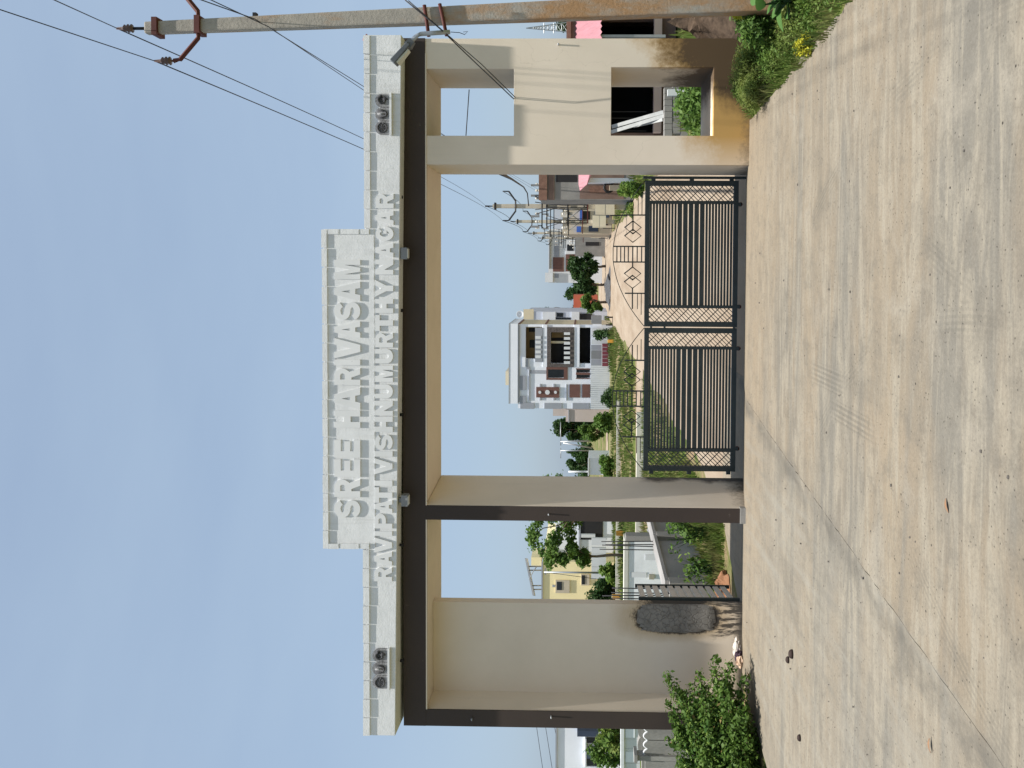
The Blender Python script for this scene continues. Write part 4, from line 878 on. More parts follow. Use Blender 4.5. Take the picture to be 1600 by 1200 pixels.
t = house('unfinished_house', 'unplastered grey roadside house with brick parapet and pink awning', 39, (843, 1000, 312, 258), GREYW, 3, [('brick_band', 842, 855, 313, 258, BRK, .12), ('brick_band', 857, 866, 312.5, 258, RUSTW, .06), ('dark_window', 869, 902, 284.5, 258, HD, .03), ('lower_wall', 906, 975, 311, 262, RUSTW, .02), ('door', 921, 945, 301, 291, BRK, .06), ('white_post', 915, 1000, 288, 281, HW, .8), ('step', 952, 968, 299, 291, CRM, .6)])
a = [P(904, 262, 38.2), P(904, 288, 38.2), P(906, 298, 38.2), P(917, 288, 37.4), P(923, 274, 37.4), P(924, 262, 37.4)]
v = [*a, *[q+Vector((0, .03, -.03)) for q in a]]; wmesh('pink_awning', v, [(0, 1, 2, 3, 4, 5), (6, 11, 10, 9, 8, 7), *[(i, i+6, (i+1) % 6+6, (i+1) % 6) for i in range(6)]], PINK, t)
# tyre hung on its wall
t = thing('tyre', 'black tyre hanging on the grey wall of the unfinished house', 'tyre', P(951, 293, 38.8))
c = P(951, 293, 38.7); tube('tread', [(c.x+.22*math.cos(q), c.y, c.z+.22*math.sin(q)) for q in [2*math.pi*i/14 for i in range(15)]], .07, BLACK, t, 6)
# shed right behind the right pier: seen past its edge and through the lower opening
YS = 21.
t = thing('roadside_shop', 'dark open shop with pink tin awning right behind the right pier', 'shop', (P(1000, 120, YS).x, YS, ZB))
x0, x1, z0, z1 = rect(892, 1040, 216, -60, YS)
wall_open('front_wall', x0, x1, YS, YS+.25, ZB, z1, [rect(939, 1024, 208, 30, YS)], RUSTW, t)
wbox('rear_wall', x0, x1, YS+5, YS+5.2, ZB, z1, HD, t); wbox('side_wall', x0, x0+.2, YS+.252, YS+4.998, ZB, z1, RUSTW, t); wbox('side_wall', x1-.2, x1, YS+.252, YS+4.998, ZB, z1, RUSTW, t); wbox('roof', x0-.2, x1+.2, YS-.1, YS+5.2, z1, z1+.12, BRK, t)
xa, xb, za, zb2 = rect(905, 939, 216, -60, YS-1.2); n = 60
v, f = [], []
for i in range(n+1):
    x = xa+(xb-xa)*i/n; d = .022*(1 if i % 2 else -1)
    v += [(x, YS-1.25, za+d), (x, YS-.02, zb2+.12+d)]
f = [(2*i, 2*i+2, 2*i+3, 2*i+1) for i in range(n)]; wmesh('tin_awning', v, f, PINK, t)
pbox('post', 938, 1040, 58.5, 54, YS-1.1, .08, GALV, t); pbox('counter', 1022, 1034, 206, 20, YS-.3, .25, M('terracotta_light', (.60, .47, .40), .85, .08, 2), t)
for i in range(4): pbox('grille_bar', 956, 1010, 205-i*10, 204-i*10, YS+.1, .03, M('dark_bar', (.05, .05, .05), .7, .1), t)
ws = thing('leaning_board', 'long white boards leaning in the dark behind the lower opening', 'boards', P(1037, 180, 19.6))
for k, (a, b2) in enumerate((((955, 206), (1037, 181)), ((956, 198), (1036, 175)), ((990, 197), (1035, 187)))):
    p, q = P(*a, 19.9), P(*b2, 19.3); d = (q-p).normalized(); s = Vector((d.z, 0, -d.x))*.05
    v = [p-s, p+s, q+s, q-s]; v += [w+Vector((0, .03, 0)) for w in v]; wmesh('board', v, [(0, 1, 2, 3), (7, 6, 5, 4), (0, 4, 5, 1), (1, 5, 6, 2), (2, 6, 7, 3), (3, 7, 4, 0)], M('weathered_board', (.42, .43, .42), .85, .2, 6), ws)
cb = thing('block_wall', 'low grey cement block wall behind the lower opening of the right pier', 'wall', (P(1080, 170, 18.6).x, 18.6, ZB))
for j in range(4):
    for i in range(8):
        y0 = 212-i*9.5-(4 if j % 2 else 0)
        pbox('cement_block', 1038+j*13, 1050+j*13, y0, y0-9, 18.6, .2, GREYW, cb, .01*random.random())
tag(wbox('white_slab', *rect(1043, 1075, 150, 140, 18.2)[:2], 18.15, 18.24, *rect(1043, 1075, 150, 140, 18.2)[2:], WHITE, None), 'small upright white slab behind the lower opening of the right pier', 'slab')
# --- left side
YELH = M('house_yellow', (.86, .73, .42), .85, .05, 1)
t = house('yellow_house', 'pale yellow two-storey house with a steel roof canopy seen left of the thin pillar', 60, (848, 950, 956, 878), YELH, 9, [('roof_band', 846, 848, 956.5, 877.5, HG, .1), ('window_surround', 868, 890, 926, 906, CRM, .1), ('window', 870, 878, 921, 908, GLASS, .13), ('window_surround', 908, 921, 914, 897, CRM, .1), ('window', 909, 914, 912, 898, GLASS, .13), ('vent', 863, 867, 917, 913.5, HG, .05), ('roof_room', 830, 846, 884, 871, YELH, -2)])
v = [P(820, 872, 60.6), P(832, 930, 60.6), P(834, 931, 64.5), P(822, 873, 64.5)]; v += [q-Vector((0, 0, .15)) for q in v]; wmesh('canopy', v, [(0, 1, 2, 3), (7, 6, 5, 4), (0, 4, 5, 1), (1, 5, 6, 2), (2, 6, 7, 3), (3, 7, 4, 0)], HG, t)
for yy, xx in ((885, 823), (891, 824), (915, 829), (921, 830)): tube('canopy_post', [P(xx+1, yy, 61), P(847, yy, 61)], .05, GREYM, t)
tube('canopy_brace', [P(827, 905, 60.5), P(833, 893, 60.5), P(838, 886, 60.5)], .04, GREYM, t)
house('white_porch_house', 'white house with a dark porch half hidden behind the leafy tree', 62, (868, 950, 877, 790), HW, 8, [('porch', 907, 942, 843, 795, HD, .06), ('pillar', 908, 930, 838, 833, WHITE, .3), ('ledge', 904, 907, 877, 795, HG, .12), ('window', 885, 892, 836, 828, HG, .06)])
cw = thing('front_wall', 'low white compound wall before the yellow house', 'wall', (P(945, 870, 57).x, 57, ZB))
for i, (y0, y1) in enumerate(((905, 886), (885.5, 866), (865.5, 856), (852, 841))): pbox('wall_panel', 924+random.random(), 947, y0, y1, 57, .2, WHITE, cw)
tube_p = thing('lamp_post', 'thin grey pole standing before the yellow house', 'pole', P(947, 895, 55)); tube('shaft', [P(948, 895, 55), P(850, 894, 55)], [.08, .06], GALV, tube_p, 8); pbox('cross_bar', 851, 853, 898, 889, 55, .1, GREYM, tube_p); tube('stay', [P(851, 894, 55), P(935, 905, 54)], .02, WIRE, tube_p, 4)
house('pink_house', 'small blush pink house left of the tall white house', 76, (884, 935, 659, 640), HT2, 7, [('roof_room', 864, 884, 650, 638, HT2, -1), ('band', 888, 889.5, 660, 640, HG, .1)])
house('white_hut', 'tiny pale hut with a white mast by the far trees', 70, (920, 936, 742, 716), HW, 3, [('roof', 918.5, 920, 743, 715, WHITE, .2)], 'hut')
t = thing('transformer_frame', 'two-legged steel transformer frame among the far trees', 'frame', P(932, 690, 88))
for pts, r in (([(927, 689), (876, 690)], .1), ([(925, 700), (880, 692)], .1), ([(876, 660), (876, 696)], .06), ([(925, 704), (876, 704)], .07), ([(876, 700), (876, 716)], .05)): tube('steel_leg', [P(x, y, 88) for x, y in pts], r, GALV, t, 5)
tube('white_mast', [P(922, 737, 70), P(888, 737, 70)], .08, WHITE, None, 6); tag(bpy.context.scene.objects['white_mast'], 'short white mast on top of the tiny pale hut', 'mast')
t = house('blue_white_house', 'pale blue-white house at the far left edge behind the wavy wall', 44, (869, 965, 1215, 1128), HW, 8, [('roof_edge', 868, 870.5, 1216, 1127, HG, .08), ('window', 916, 937, 1160, 1152, GLASS, .05), ('awning', 917, 935, 1177, 1166, NAVY, .5), ('window', 917, 934, 1196, 1178, GLASS, .05), ('awning', 902, 935, 1143, 1134, NAVY, .5), ('sill', 914, 916, 1198, 1150, WHITE, .3), ('porch', 940, 962, 1190, 1173, HW, 1.2)])
cw = thing('white_compound_wall', 'white panelled compound wall at the far left edge', 'wall', (P(990, 1165, 27).x, 27, ZB))
for y0, y1 in ((1215, 1193), (1192.6, 1170), (1169.6, 1155), (1154.6, 1130)): pbox('wall_panel', 975, 1000, y0, y1, 27, .2, WHITE, cw); pbox('coping', 970, 975, y0+.1, y1-.1, 27, .3, WHITE, cw, .08)
for y0, y1 in ((1190, 1174), (1152, 1134)): pbox('sunk_panel', 978, 992, y0, y1, 27, -.002, HW, cw, .02)
# scalloped precast fence
PRE = M('precast_cement', (.27, .265, .25), .95, .3, 3, bump=.5, fine=30, stretch=(1, 1, .4)); YF = 15.5
t = thing('scalloped_fence', 'grey precast panel fence with white scalloped top behind the left bush', 'fence', (P(1060, 1165, YF).x, YF, ZB))
def scallop(y0, y1):
    n = 18; top = []
    for i in range(n+1):
        q = i/n; yy = y0+(y1-y0)*q; top.append((yy, 1013-7*abs(math.sin(q*math.pi*2))))
    v = []
    for yy, xx in top: p = P(xx, yy, YF); v += [(p.x, YF, p.z), (p.x, YF, ZB), (p.x, YF+.07, p.z), (p.x, YF+.07, ZB)]
    f = []
    for i in range(n): a = 4*i; f += [(a, a+1, a+5, a+4), (a+2, a+6, a+7, a+3), (a, a+4, a+6, a+2)]
    wmesh('panel', v, f, PRE, t); tube('top_rim', [P(xx, yy, YF+.02) for yy, xx in top], .022, WHITE, t, 6)
scallop(1182, 1157); scallop(1156, 1130)
for yy in (1186, ): pbox('post', 996, 1160, yy+4, yy-3, YF-.05, .2, PRE, t); pbox('post_cap', 991, 996, yy+7, yy-6, YF-.1, .3, PRE, t)
pbox('panel', 1008, 1160, 1215, 1190.5, YF, .07, PRE, t)
for k in range(3): pbox('panel_rib', 1030+25*k, 1032+25*k, 1215, 1130, YF-.02, .0, PRE, t)
# round-headed cement wall piece behind it
t = thing('round_wall_piece', 'grey cement wall with rounded top behind the scalloped fence', 'wall', (P(1010, 1150, 20).x, 20, ZB)); pbox('wall', 1003, 1080, 1215, 1128, 20, .2, GREYW, t)
for yy in (1140, 1165): c = P(1003, yy, 20); v, f = dome_slab(c.x, .42, c.z-.1, .2, 20.2, .19); wmesh('wall_head', v, f, GREYW, t)
# grey plastered compound wall running along the road, with starter bars
RAWW = M('raw_plaster', (.27, .26, .25), .95, .22, 1.1, bump=.25, dirt=(.30, .28, .25), dirt_amt=.5); WBR = M('white_block_wall', (.80, .82, .84), .85, .05, 1.2, dirt=(.36, .38, .40), dirt_amt=.55)
t = thing('grey_compound_wall', 'bare grey plastered wall with reinforcement bars sticking up left of the thin pillar', 'wall', (-5.95, 14.2, ZB))
zt1, zt2 = P(1045, 909, 14.2).z, P(1024, 840, 19.5).z
v = [(-5.9, 14.2, ZB), (-5.9, 14.2, zt1), (-6.05, 19.5, zt1+.05), (-6.05, 19.5, ZB), (-6.1, 14.2, ZB), (-6.1, 14.2, zt1), (-6.25, 19.5, zt1+.05), (-6.25, 19.5, ZB)]
wmesh('wall', v, [(0, 3, 2, 1), (4, 5, 6, 7), (1, 2, 6, 5), (0, 1, 5, 4), (2, 3, 7, 6)], RAWW, t)
v = [(q[0]+(.03 if i in (1, 2) else (-.03 if i in (5, 6) else 0)), q[1], q[2]) for i, q in enumerate(v)]
for ya, yb in ((14.2, 16.7), (16.75, 19.5)): wbox('coping', -6.22, -5.87, ya, yb, zt1+.004, zt1+.07, RAWW, t)
for yc in (14.2, 16.7, 19.55):
    wbox('column', -6.2, -5.86, yc-.13, yc+.13, ZB, zt1-.004, GREYW, t)
    for dx in (-.14, -.02): 
        for dy in (-.1, .1): tube('starter_bar', [(-6.05+dx, yc+dy, zt1), (-6.05+dx+random.uniform(-.03, .03), yc+dy, zt1+1.15+random.uniform(-.1, .1))], .011, BLACK, t, 5)
t = thing('white_block_wall', 'patchy white painted wall behind the grey plastered wall', 'wall', (P(1000, 890, 20.).x, 20., ZB))
pbox('wall', 981, 1075, 945, 842, 20.2, .2, WBR, t); pbox('coping', 975, 981, 945.5, 841, 20.2, .35, KERBW, t, .03)
pbox('meter_niche', 1014, 1022, 904, 897, 20.2, -.002, M('khaki_box', (.33, .31, .24), .8, .1), t, .06)
for a in ((985, 1010, 902, 894), (1008, 1030, 875, 866)): pbox('repainted_patch', *a, 20.2, -.002, WHITE, t, .012)
pbox('end_pillar', 978, 1040, 846, 838, 19.9, .3, GREYW, t)
# pylon and mast far right
t = thing('lattice_pylon', 'far lattice pylon between the near pole and the right pier', 'pylon', (P(890, 42, 180).x, 180, ZB))
b0, b1 = P(887, 35, 180), P(887, 50, 180); tp = P(822, 44, 180)
parts = [tube_data([b0, tp], .12, 4), tube_data([b1, tp], .12, 4)]
for i in range(9):
    q0, q1 = 1-.88**i, 1-.88**(i+1); a, b2, c, d = b0.lerp(tp, q0*1.2), b1.lerp(tp, q0*1.2), b0.lerp(tp, q1*1.2), b1.lerp(tp, q1*1.2); parts += [tube_data([a, d], .07, 4), tube_data([b2, c], .07, 4), tube_data([c, d], .07, 4)]
v, f = join(parts); wmesh('lattice', v, f, GALV, t)
v, f = join([tube_data([P(x, 36, 180), P(x, 52, 180)], .1, 4) for x in (850, 865)]); wmesh('cross_arms', v, f, GALV, t)
for i in range(4): tag(tube('power_line', [P(838+i*14, 1133, 150), P(850+i*15, 1215, 150)], .05, WIRE, None, 4), ('topmost', 'second', 'third', 'lowest')[i]+' faint line crossing the sky at the far left edge', 'wire', 'faint far wires')
# marker stones
ORG = M('marker_orange', (.62, .30, .05), .8, .15, 3)
for x, y, Y, lab in ((951, 533, 64, 'orange marker stone on the kerb near the white house gate'), (951, 655, 64, 'orange marker stone on the kerb left of the tall white house'), (948, 932, 50, 'yellow marker stone beside the left pier'), (957, 833, 45, 'orange red marker stone beside the leafy tree')):
    p = P(x, y, Y); t = thing('marker_stone', lab, 'marker', (p.x, Y, ZB), 'marker stones'); bevel(wbox('stone', p.x-.13, p.x+.13, Y-.09, Y+.09, ZB, ZB+.5, ORG, t), .03); wbox('cap', p.x-.1, p.x+.1, Y-.07, Y+.07, ZB+.501, ZB+.58, KERBY, t)
# ================================================================== VEGETATION
def T(name, lab, y, x0, x1, y0, y1, nc, nl, lf, lm, seed, grp=None, cat='tree', tr=.16, clump=.38, shell=.4):
    """crown given as a picture rectangle at distance y"""
    X0, X1, Z0, Z1 = rect(x0, x1, y0, y1, y); bs = cat in ('bush', 'plant'); Z0 = ZB-.25 if bs else Z0; nc, clump = (nc*2, .55) if bs else (nc, clump); cx = (X0+X1)/2; rx = (X1-X0)/2
    return make_tree(name, lab, (cx+.1*rx, y, ZB), Z1, (cx, y, (Z0+Z1)/2), (rx*.8, max(rx*.8, 1.), (Z1-Z0)*.42), nc, nl, lf, lm, BARK, seed, tr, grp, cat, clump, shell)
T('leafy_tree', 'loose light green tree half hidden by the thin pillar', 46, 811, 912, 884, 728, 32, 6000, .24, LEAF, 21, tr=.15, clump=.26)
T('leafy_tree', 'drooping low green tree branch crown in front of the yellow house', 45, 872, 930, 895, 845, 12, 2200, .23, LEAF, 22, tr=.1, clump=.36)
FT = 'far trees'
T('dark_tree', 'tall dark round tree left of the blush pink house', 100, 858, 930, 690, 645, 16, 3000, .5, LEAFD, 23, FT)
T('dark_tree', 'smaller dark tree behind the tiny pale hut', 95, 880, 930, 738, 702, 12, 2000, .45, LEAFD, 24, FT)
T('dark_tree', 'small round tree top beside the transformer frame', 110, 872, 926, 712, 704, 5, 500, .4, LEAFD, 25, FT)
T('green_tree', 'mid green shrubby tree below the transformer frame', 80, 900, 945, 688, 660, 10, 1600, .4, LEAF, 26, FT)
T('dark_tree', 'dark glossy tree in front of the brown panel house', 92, 886, 938, 440, 396, 16, 3600, .4, LEAFD, 27, FT)
T('dark_tree', 'lower dark tree left of the brown panel house', 98, 892, 938, 462, 430, 14, 2600, .42, LEAFD, 28, FT)
T('green_tree', 'bright green bushy tree before the orange red wall', 78, 908, 945, 490, 456, 12, 2400, .34, LEAF, 29, FT)
T('dark_tree', 'slender dark tree top behind the lavender house', 105, 838, 945, 490, 478, 8, 1000, .5, LEAFD, 33, FT)
for k, (y0, y1, top) in enumerate(((512, 462, 884), (486, 436, 886), (460, 410, 888), (690, 640, 893), (745, 690, 897), (820, 742, 893), (360, 300, 895), (60, 20, 872), (960, 880, 905))):
    T('distant_tree', 'distant dark tree on the horizon, '+('behind the lavender house', 'behind the orange red wall', 'left behind the brown panel house', 'behind the blush pink house', 'behind the tiny pale hut', 'behind the thin pillar', 'behind the roadside houses', 'beside the far lattice pylon', 'behind the yellow house')[k], 170+7*k, top, 932, y0, y1, 14, 1800, .9, LEAFD, 40+k, 'distant trees', tr=.2)
T('round_bush', 'dark clipped bush before the tall white house porch', 66.2, 925, 952, 532, 515, 9, 1500, .22, LEAFD, 60, cat='bush', tr=.06); T('round_bush', 'grey green round bush at the left of the white ribbed wall', 66, 938, 953, 640, 609, 9, 1500, .2, LEAFD, 61, cat='bush', tr=.06)
T('roadside_shrub', 'bright green shrub below the wall of the unfinished house', 33, 965, 1000, 308, 285, 10, 2000, .16, LEAFY, 62, cat='bush', tr=.04); T('roadside_shrub', 'small shrub at the foot of the nearest far pole', 40, 978, 1003, 340, 312, 8, 1300, .16, WEED, 63, cat='bush', tr=.03)
T('green_bush', 'dense green bush in front of the yellow house wall', 54, 918, 945, 940, 905, 10, 1900, .26, LEAFD, 64, cat='bush', tr=.06); T('green_bush', 'weedy green bush left of the white ribbed wall', 64, 922, 953, 675, 644, 12, 2200, .28, LEAF, 65, cat='bush', tr=.05)
T('spiky_plant', 'pale leafed garden plant in front of the low white wall', 54, 934, 947, 905, 885, 7, 600, .35, LEAFY, 66, cat='plant', tr=.04); T('green_bush', 'low green bush before the tiny pale hut', 62, 935, 952, 745, 712, 10, 1600, .28, LEAF, 67, cat='bush', tr=.05)
T('garden_tree', 'green garden bush beside the pale blue-white house', 40, 920, 970, 1192, 1172, 9, 1700, .22, LEAF, 68, cat='bush', tr=.06); T('garden_tree', 'olive creeper bush behind the white panelled wall', 30, 915, 972, 1160, 1133, 12, 2000, .2, WEED, 69, cat='bush', tr=.05)
T('leafy_plant', 'leafy green plant with pale flowers behind the lower opening of the right pier', 14.4, 1056, 1120, 212, 128, 16, 2400, .11, LEAF, 70, cat='plant', tr=.02, clump=.3)
# row of weeds along the pole line and on the plots: uncountable ground cover
def blades(pts, h, w, seed, lean=.5):
    g = np.random.default_rng(seed); n = len(pts); p = np.asarray(pts, float); a = g.random(n)*6.283; hh = h*(.5+g.random(n)); ln = lean*hh*g.random(n); b = g.random(n)*6.283
    d = np.stack([np.cos(a), np.sin(a), np.zeros(n)], 1)*(w*(.6+.8*g.random(n)))[:, None]; tip = p+np.stack([np.cos(b)*ln, np.sin(b)*ln, hh], 1); midp = p+np.stack([np.cos(b)*ln*.3, np.sin(b)*ln*.3, hh*.6], 1)
    v = np.stack([p-d, p+d, midp+d*.7, tip, midp-d*.7], 1).reshape(-1, 3); return v, np.arange(n*5).reshape(n, 5)
def scatter(n, x0, x1, y0, y1, seed, pw=1., z=ZB, thr=-9, sc=.5):
    from mathutils import noise as mn
    g = np.random.default_rng(seed); x = x0+(x1-x0)*g.random(n); y = y0+(y1-y0)*g.random(n)**pw
    k = np.array([mn.noise((a*sc, b*sc, seed)) > thr for a, b in zip(x, y)]); return np.stack([x, y, np.full(n, z)], 1)[k]
GRASS = leafmat('grass_blade', (.08, .145, .025), (.17, .235, .05), (.19, .19, .07), .3)
sets = [scatter(9000, -9, -4.4, 13.3, 31, 1, 1.6, thr=-.15), scatter(14000, -22, -4.8, 36, 66, 2, 1.3, thr=-.1), scatter(4000, 3.2, 6, 14, 60, 3, 1.5, thr=-.1), scatter(1500, -5.6, -4.4, 13.0, 20, 4, 1.5, thr=-.3), scatter(5000, 4.2, 16, 74, 96, 6, 1., thr=-.2), scatter(5000, -16, -5.5, 20, 31, 7, 1., thr=-.1), scatter(2500, -9, -5.2, 64, 80, 8, 1., thr=-.2)]
vs, fs = [], []; o_ = 0
for i, s in enumerate(sets):
    v, f = blades(s, (.16, .2, .25, .14, .5, .2, .4)[i], (.012, .035, .025, .012, .06, .02, .05)[i], 90+i); vs.append(v); fs.append(f+o_); o_ += len(v)
o = link('field_grass', np_mesh('field_grass', np.concatenate(vs), np.concatenate(fs), GRASS)); tag(o, 'rough grass covering the plots beyond the arch', 'grass', kind='stuff')
# near right verge
from mathutils import noise as mnz
def edge_x(y): return 2.22+(y-6.5)*(-.055)
g = np.random.default_rng(12); pts = []
while len(pts) < 5000:
    y = 5.2+5.2*g.random()**.8; x = edge_x(y)-.08+1.7*g.random()**1.2+.12*mnz.noise((y*1.6, 3, 1))
    if x > 1.98 and not (y > 10.35 and x < 3.2): pts.append((x, y, -.02))
v1, f1 = blades(pts, .13, .006, 5, .7)
cl = []
for i in range(260):
    y = 5.4+4.9*g.random(); x = edge_x(y)+.15+1.4*g.random()
    if not (y > 10.25): cl.append((x, y, .03+.09*g.random()))
v2, f2 = leaf_cloud(cl, [(.16, .16, .1)]*len(cl), 26000, .034, 77, shell=.2)
o = link('verge_weeds', np_mesh('verge_weeds', v1, f1, GRASS)); tag(o, 'thin grass along the right road edge', 'grass', kind='stuff')
o = link('verge_leaves', np_mesh('verge_leaves', v2, f2, WEED)); tag(o, 'creeping green weeds covering the right roadside', 'weeds', kind='stuff')
# feathery cushion of weeds against the right pier
def cushion(name, lab, c, r, n, leaf, lm, seed, aspect=.18, shell=.35, cat='plant'):
    c = Vector(c); t = thing(name, lab, cat, (c.x, c.y, -.03)); gg = random.Random(seed)
    parts = [limb((c.x+gg.uniform(-.1, .1), c.y+gg.uniform(-.1, .1), -.04), (c.x+gg.uniform(-.8, .8)*r[0], c.y+gg.uniform(-.8, .8)*r[1], c.z+gg.uniform(0, .8)*r[2]), .008, .003, .05, 3, gg) for i in range(16)]
    v, f = join(parts); wmesh('stem', v, f, LEAFD, t)
    cs = [(gg.uniform(-.7, .7)*r[0], gg.uniform(-.7, .7)*r[1], c.z+.03+gg.uniform(-.6, .6)*r[2]) for i in range(14)]
    v, f = leaf_cloud(cs, [(r[0]*.45, r[1]*.45, r[2]*.5)]*14, n, leaf, seed, aspect=aspect, shell=shell); link('foliage', np_mesh('foliage', v, f, lm), t); return t
cushion('feathery_weed', 'rounded feathery green weed cushion at the foot of the right pier', (2.42, 9.75, .16), (.48, .42, .22), 9000, .055, WEED, 81)
cushion('feathery_weed', 'darker leafy weed clump between the near pole and the feathery cushion', (2.95, 9.1, .2), (.38, .4, .26), 4500, .06, LEAF, 82, .45)
cushion('flowering_weed', 'yellow flowering weed at the foot of the near pole', (P(1158, 18, 9.).x, 9.0, P(1158, 18, 9.).z), (.1, .1, .12), 420, .035, YELL, 83, .6)
cushion('flowering_weed', 'yellowish weed tuft near the road edge on the right', (P(1233, 70, 7.6).x, 7.6, .08), (.1, .1, .1), 420, .03, YELL, 84, .6)
# big leafed plant at the top edge
t = thing('big_leaf_plant', 'plant with large oval green leaves in front of the near pole', 'plant', (P(1220, 5, 8.).x, 8., -.03)); gg = random.Random(4)
BIGL = leafmat('big_leaf', (.05, .13, .03), (.10, .20, .05), None, .25)
cx, cy = P(1215, 8, 7.9).x+.05, 7.9
for i in range(16):
    a = gg.uniform(0, 6.28); el = gg.uniform(.1, 1.0); L = gg.uniform(.24, .36); w = L*.3; st = Vector((cx+gg.uniform(-.06, .06), cy+gg.uniform(-.06, .06), gg.uniform(.12, .45)))
    d = Vector((math.cos(a)*math.cos(el), math.sin(a)*math.cos(el), math.sin(el))); s = d.cross(Vector((0, 0, 1))).normalized(); nn_ = s.cross(d); v, f = [], []
    for j in range(7):
        q = j/6; ww = w*math.sin(math.pi*min(1, q*.92+.06))**.8; c = st+d*L*q-Vector((0, 0, .25*L*q*q)); v += [c-s*ww+nn_*ww*.25, c, c+s*ww+nn_*ww*.25]
    for j in range(6): f += [(3*j, 3*j+1, 3*j+4, 3*j+3), (3*j+1, 3*j+2, 3*j+5, 3*j+4)]
    wmesh('leaf', v, f, BIGL, t, True)
v, f = join([limb((cx, cy, -.03), (cx+gg.uniform(-.05, .05), cy, .4), .012, .006, .04, 4, gg) for i in range(4)]); wmesh('stem', v, f, LEAFD, t)
# left bush: arching twigs with many small leaves
BB = Vector((-6.45, 9.75, -.03)); t = thing('leafy_bush', 'dense bright green bush against the left pier', 'bush', BB); gg = random.Random(9); parts, cents, rads = [], [], []
def bp(x, y, Y): return P(x, y, Y)
tips = [(1042, 1058, 10.1), (1045, 1102, 10.1), (1062, 1085, 10.2), (1092, 1055, 10.0), (1118, 1032, 9.9), (1140, 1040, 9.8), (1080, 1075, 10.0), (1075, 1120, 9.8), (1055, 1140, 9.9), (1048, 1160, 10), (1062, 1185, 9.8), (1060, 1210, 9.8), (1100, 1100, 9.7), (1110, 1140, 9.6), (1100, 1175, 9.5), (1130, 1070, 9.7), (1140, 1100, 9.5), (1150, 1140, 9.4), (1145, 1180, 9.3), (1165, 1060, 9.75), (1165, 1110, 9.45), (1170, 1160, 9.3), (1090, 1215, 9.5), (1130, 1215, 9.3), (1165, 1200, 9.15)]
for x, y, Y in tips:
    tip = bp(x, y, Y); b0 = BB+Vector((gg.uniform(-.4, .4), gg.uniform(-.2, .3), 0)); md = b0.lerp(tip, .5)+Vector((0, 0, .15))
    pl = [b0, b0.lerp(md, .5)+Vector((gg.uniform(-.04, .04), 0, .05)), md, md.lerp(tip, .55)+Vector((gg.uniform(-.04, .04), 0, .04)), tip]
    parts.append(tube_data(pl, [.014, .012, .009, .006, .003], 5))
    for k in range(9):
        q = .28+.72*k/8; seg = q*4; i = min(3, int(seg)); c = pl[i].lerp(pl[i+1], seg-i); r = .30-.22*q
        cents.append(c-BB); rads.append((r, r, r*.85))
v, f = join(parts); wmesh('twigs', v, f, BARK, t)
v, f = leaf_cloud(cents, rads, 27000, .058, 33, aspect=.55, shell=.15); link('foliage', np_mesh('foliage', v, f, LEAFB), t)
v, f = leaf_cloud(cents, [(r[0]*1.12, r[1]*1.12, r[2]*1.15) for r in rads], 3600, .045, 34, aspect=.5, shell=.75); link('young_leaves', np_mesh('young_leaves', v, f, LEAFY), t)
DEADL = leafmat('dead_leaf', (.20, .13, .05), (.30, .22, .09)); v, f = leaf_cloud(cents, rads, 420, .06, 35, aspect=.4, shell=.5); link('withered_leaves', np_mesh('withered_leaves', v, f, DEADL), t)
v, f = blades(np.stack([-6.25-.9*rng.random(1500), 7.6+2.2*rng.random(1500), np.full(1500, -.03)], 1), .14, .008, 55, .8); o = link('left_verge_grass', np_mesh('left_verge_grass', v, f, GRASS)); tag(o, 'short grass at the left road edge under the bush', 'grass', kind='stuff')
# plants left of the pillar inside the gate
cushion('broad_leaf_weed', 'broad leafed green weed growing before the grey plastered wall', (-5.0, 14.3, .36), (.4, .36, .36), 330, .10, LEAF, 86, .5, .2)
cushion('broad_leaf_weed', 'smaller broad leafed weed close to the side gate', (-5.3, 13.4, .26), (.24, .2, .3), 130, .10, LEAFY, 87, .45, .2)
def heap(name, lab, c, r, h, mat, seed, cat):
    v, f = [], []; n, k = 44, 16
    for j in range(k+1):
        q = j/k
        for i in range(n):
            a = 2*math.pi*i/n; rr_ = (1-q)*(1+.35*mnz.noise((math.cos(a)*2.5, math.sin(a)*2.5, seed+q*4))); v.append((c[0]+math.cos(a)*r[0]*rr_, c[1]+math.sin(a)*r[1]*rr_, c[2]+h*(1-(1-q)**2)*(1+.35*mnz.noise((math.cos(a)*3*(1-q), math.sin(a)*3*(1-q), seed+9))+.16*mnz.noise((math.cos(a)*11*(1-q), math.sin(a)*11*(1-q), seed)))))
    for j in range(k):
        for i in range(n): f.append((j*n+i, j*n+(i+1) % n, (j+1)*n+(i+1) % n, (j+1)*n+i))
    return tag(wmesh(name, v, f, mat), lab, cat)
SOIL = M('dark_soil', (.075, .052, .036), 1, .5, 9, bump=1.0, fine=30); RSOIL = M('red_soil', (.24, .12, .065), 1, .3, 9, bump=.8)
heap('soil_heap', 'dark brown soil heap between the right pier and the near pole', (3.78, 10.95, -.05), (.85, .7), 1.1, SOIL, 2., 'soil heap')
heap('soil_heap', 'small red brown soil heap near the side gate', (-5.45, 12.9, ZB-.02), (.28, .3), .2, RSOIL, 5., 'soil heap')
GRV = M('grey_gravel', (.20, .20, .205), 1, .45, 12, bump=.9); heap('gravel_heap', 'grey gravel heap beside the road behind the thin pillar', (-7.7, 22.5, ZB-.02), (1.1, 1.3), .45, GRV, 7., 'gravel heap'); heap('gravel_heap', 'dark grey gravel heap at the far end of the dirt road', (-2.2, 75, ZB-.02), (2.1, 1.8), .5, M('dark_gravel', (.075, .078, .085), 1, .4, 6, bump=.8), 8., 'gravel heap')
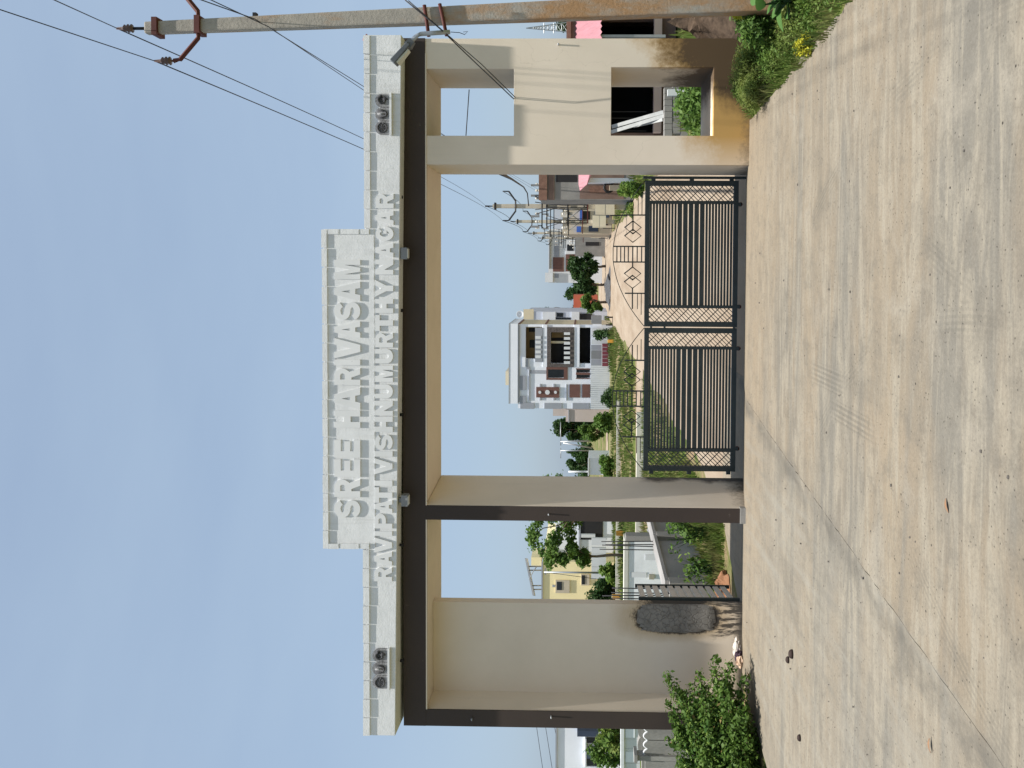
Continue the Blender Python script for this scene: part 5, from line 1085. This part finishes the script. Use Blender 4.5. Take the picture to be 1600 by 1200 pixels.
# ================================================================== SMALL THINGS ON THE ROAD
def rock(c, r, seed, mat, name='pebble'):
    v, f = [], []; n, k = 7, 4
    for j in range(k+1):
        q = j/k*math.pi
        for i in range(n):
            a = 2*math.pi*i/n; d = 1+.35*mnz.noise((math.cos(a)*2+seed, math.sin(a)*2, math.cos(q)*2)); v.append((c[0]+r*d*math.sin(q)*math.cos(a), c[1]+r*d*math.sin(q)*math.sin(a)*.8, c[2]+r*.35-r*.6*d*math.cos(q)))
    for j in range(k):
        for i in range(n): f.append((j*n+i, j*n+(i+1) % n, (j+1)*n+(i+1) % n, (j+1)*n+i))
    return v, f
PEB = M('pebble', (.10, .09, .08), .9, .4, 30); gg = random.Random(31); parts = []
for i in range(150):
    y = 3.9+6.4*gg.random(); x = -5+7*gg.random(); parts.append(rock((x, y, .003), .004+.009*gg.random()**2.5, i, PEB))
v, f = join(parts); o = wmesh('road_grit', v, f, PEB); tag(o, 'dark grit scattered over the concrete road', 'grit', kind='stuff')
HUSK = M('dark_husk', (.035, .022, .018), .8, .3, 20)
for x, y, r, lab in ((1238, 1022, .042, 'larger of two dark half shells lying on the road at the left'), (1232, 1031, .032, 'smaller of two dark half shells lying on the road at the left'), (1250, 1153, .03, 'small dark shard on the road before the left bush')):
    c = G(x, y); v, f = lathe(0, 0, [(r, 0), (r*.97, r*.35), (r*.75, r*.75), (r*.4, r*.95), (.004, r)], 12); v = [(c.x+a*1.2, c.y+b2*.8, c.z+d) for a, b2, d in v]; tag(wmesh('husk_shell', v, f, HUSK, None, True), lab, 'shell', 'dark shells on the road')
DRY = M('dry_leaf', (.22, .125, .07), .9, .25, 20)
for x, y, a, lab in ((1482, 790, .4, 'dry brown leaf lying on the near part of the road'), (1455, 1165, .2, 'dry brown leaf lying near the lower left of the road')):
    c = G(x, y); v, f = [], []
    for j in range(6): q = j/5; w = .013*math.sin(math.pi*(q*.9+.05)); cc = Vector((c.x+math.cos(a)*.085*(q-.5), c.y+math.sin(a)*.085*(q-.5), .008+.01*math.sin(q*3))); s = Vector((-math.sin(a), math.cos(a), 0))*w; v += [cc-s, cc+Vector((0, 0, -.003)), cc+s]
    for j in range(5): f += [(3*j, 3*j+1, 3*j+4, 3*j+3), (3*j+1, 3*j+2, 3*j+5, 3*j+4)]
    tag(wmesh('dry_leaf', v, f, DRY, None, True), lab, 'leaf', 'dry leaves on the road')
# crumpled litter at the foot of the left pier
for (x, y, Y, r, mt, lab) in ((1160, 1014, 10.75, .13, M('litter_pale', (.55, .50, .45), .8, .25, 15), 'crumpled pale wrapper at the foot of the left pier'), (1161, 1025, 10.6, .085, M('litter_purple', (.05, .03, .045), .6, .3, 15), 'crumpled dark purple bag at the foot of the left pier'), (1163, 1034, 10.5, .075, M('litter_tan', (.50, .36, .26), .8, .25, 15), 'crumpled tan scrap beside the left bush')):
    p = P(x, y, Y); v, f = [], []; n, k = 14, 8
    for j in range(k+1):
        q = j/k*math.pi
        for i in range(n): a = 2*math.pi*i/n; d = 1+.7*mnz.noise((math.cos(a)*3+x, math.sin(a)*3+y, math.cos(q)*3)); v.append((p.x+r*d*math.sin(q)*math.cos(a), Y+r*.6*d*math.sin(q)*math.sin(a), .03-.05*d*math.cos(q)))
    for j in range(k):
        for i in range(n): f.append((j*n+i, j*n+(i+1) % n, (j+1)*n+(i+1) % n, (j+1)*n+i))
    tag(wmesh('crumpled_litter', v, f, mt), lab, 'litter', 'litter by the left pier')

# far belt of trees that closes the horizon
cs, rs = [], []
gw = random.Random(77)
for i in range(420):
    a = gw.uniform(-.75, .75); d = gw.uniform(330, 480); cs.append((math.sin(a)*d, math.cos(a)*d, gw.uniform(0, 4.5))); rs.append((gw.uniform(4, 9), gw.uniform(4, 9), gw.uniform(2, 4.2)))
v, f = leaf_cloud(cs, rs, 26000, 1.7, 78, shell=.5); tag(link('far_woods', np_mesh('far_woods', v, f, LEAFD)), 'far belt of trees closing the horizon', 'woods', kind='stuff')
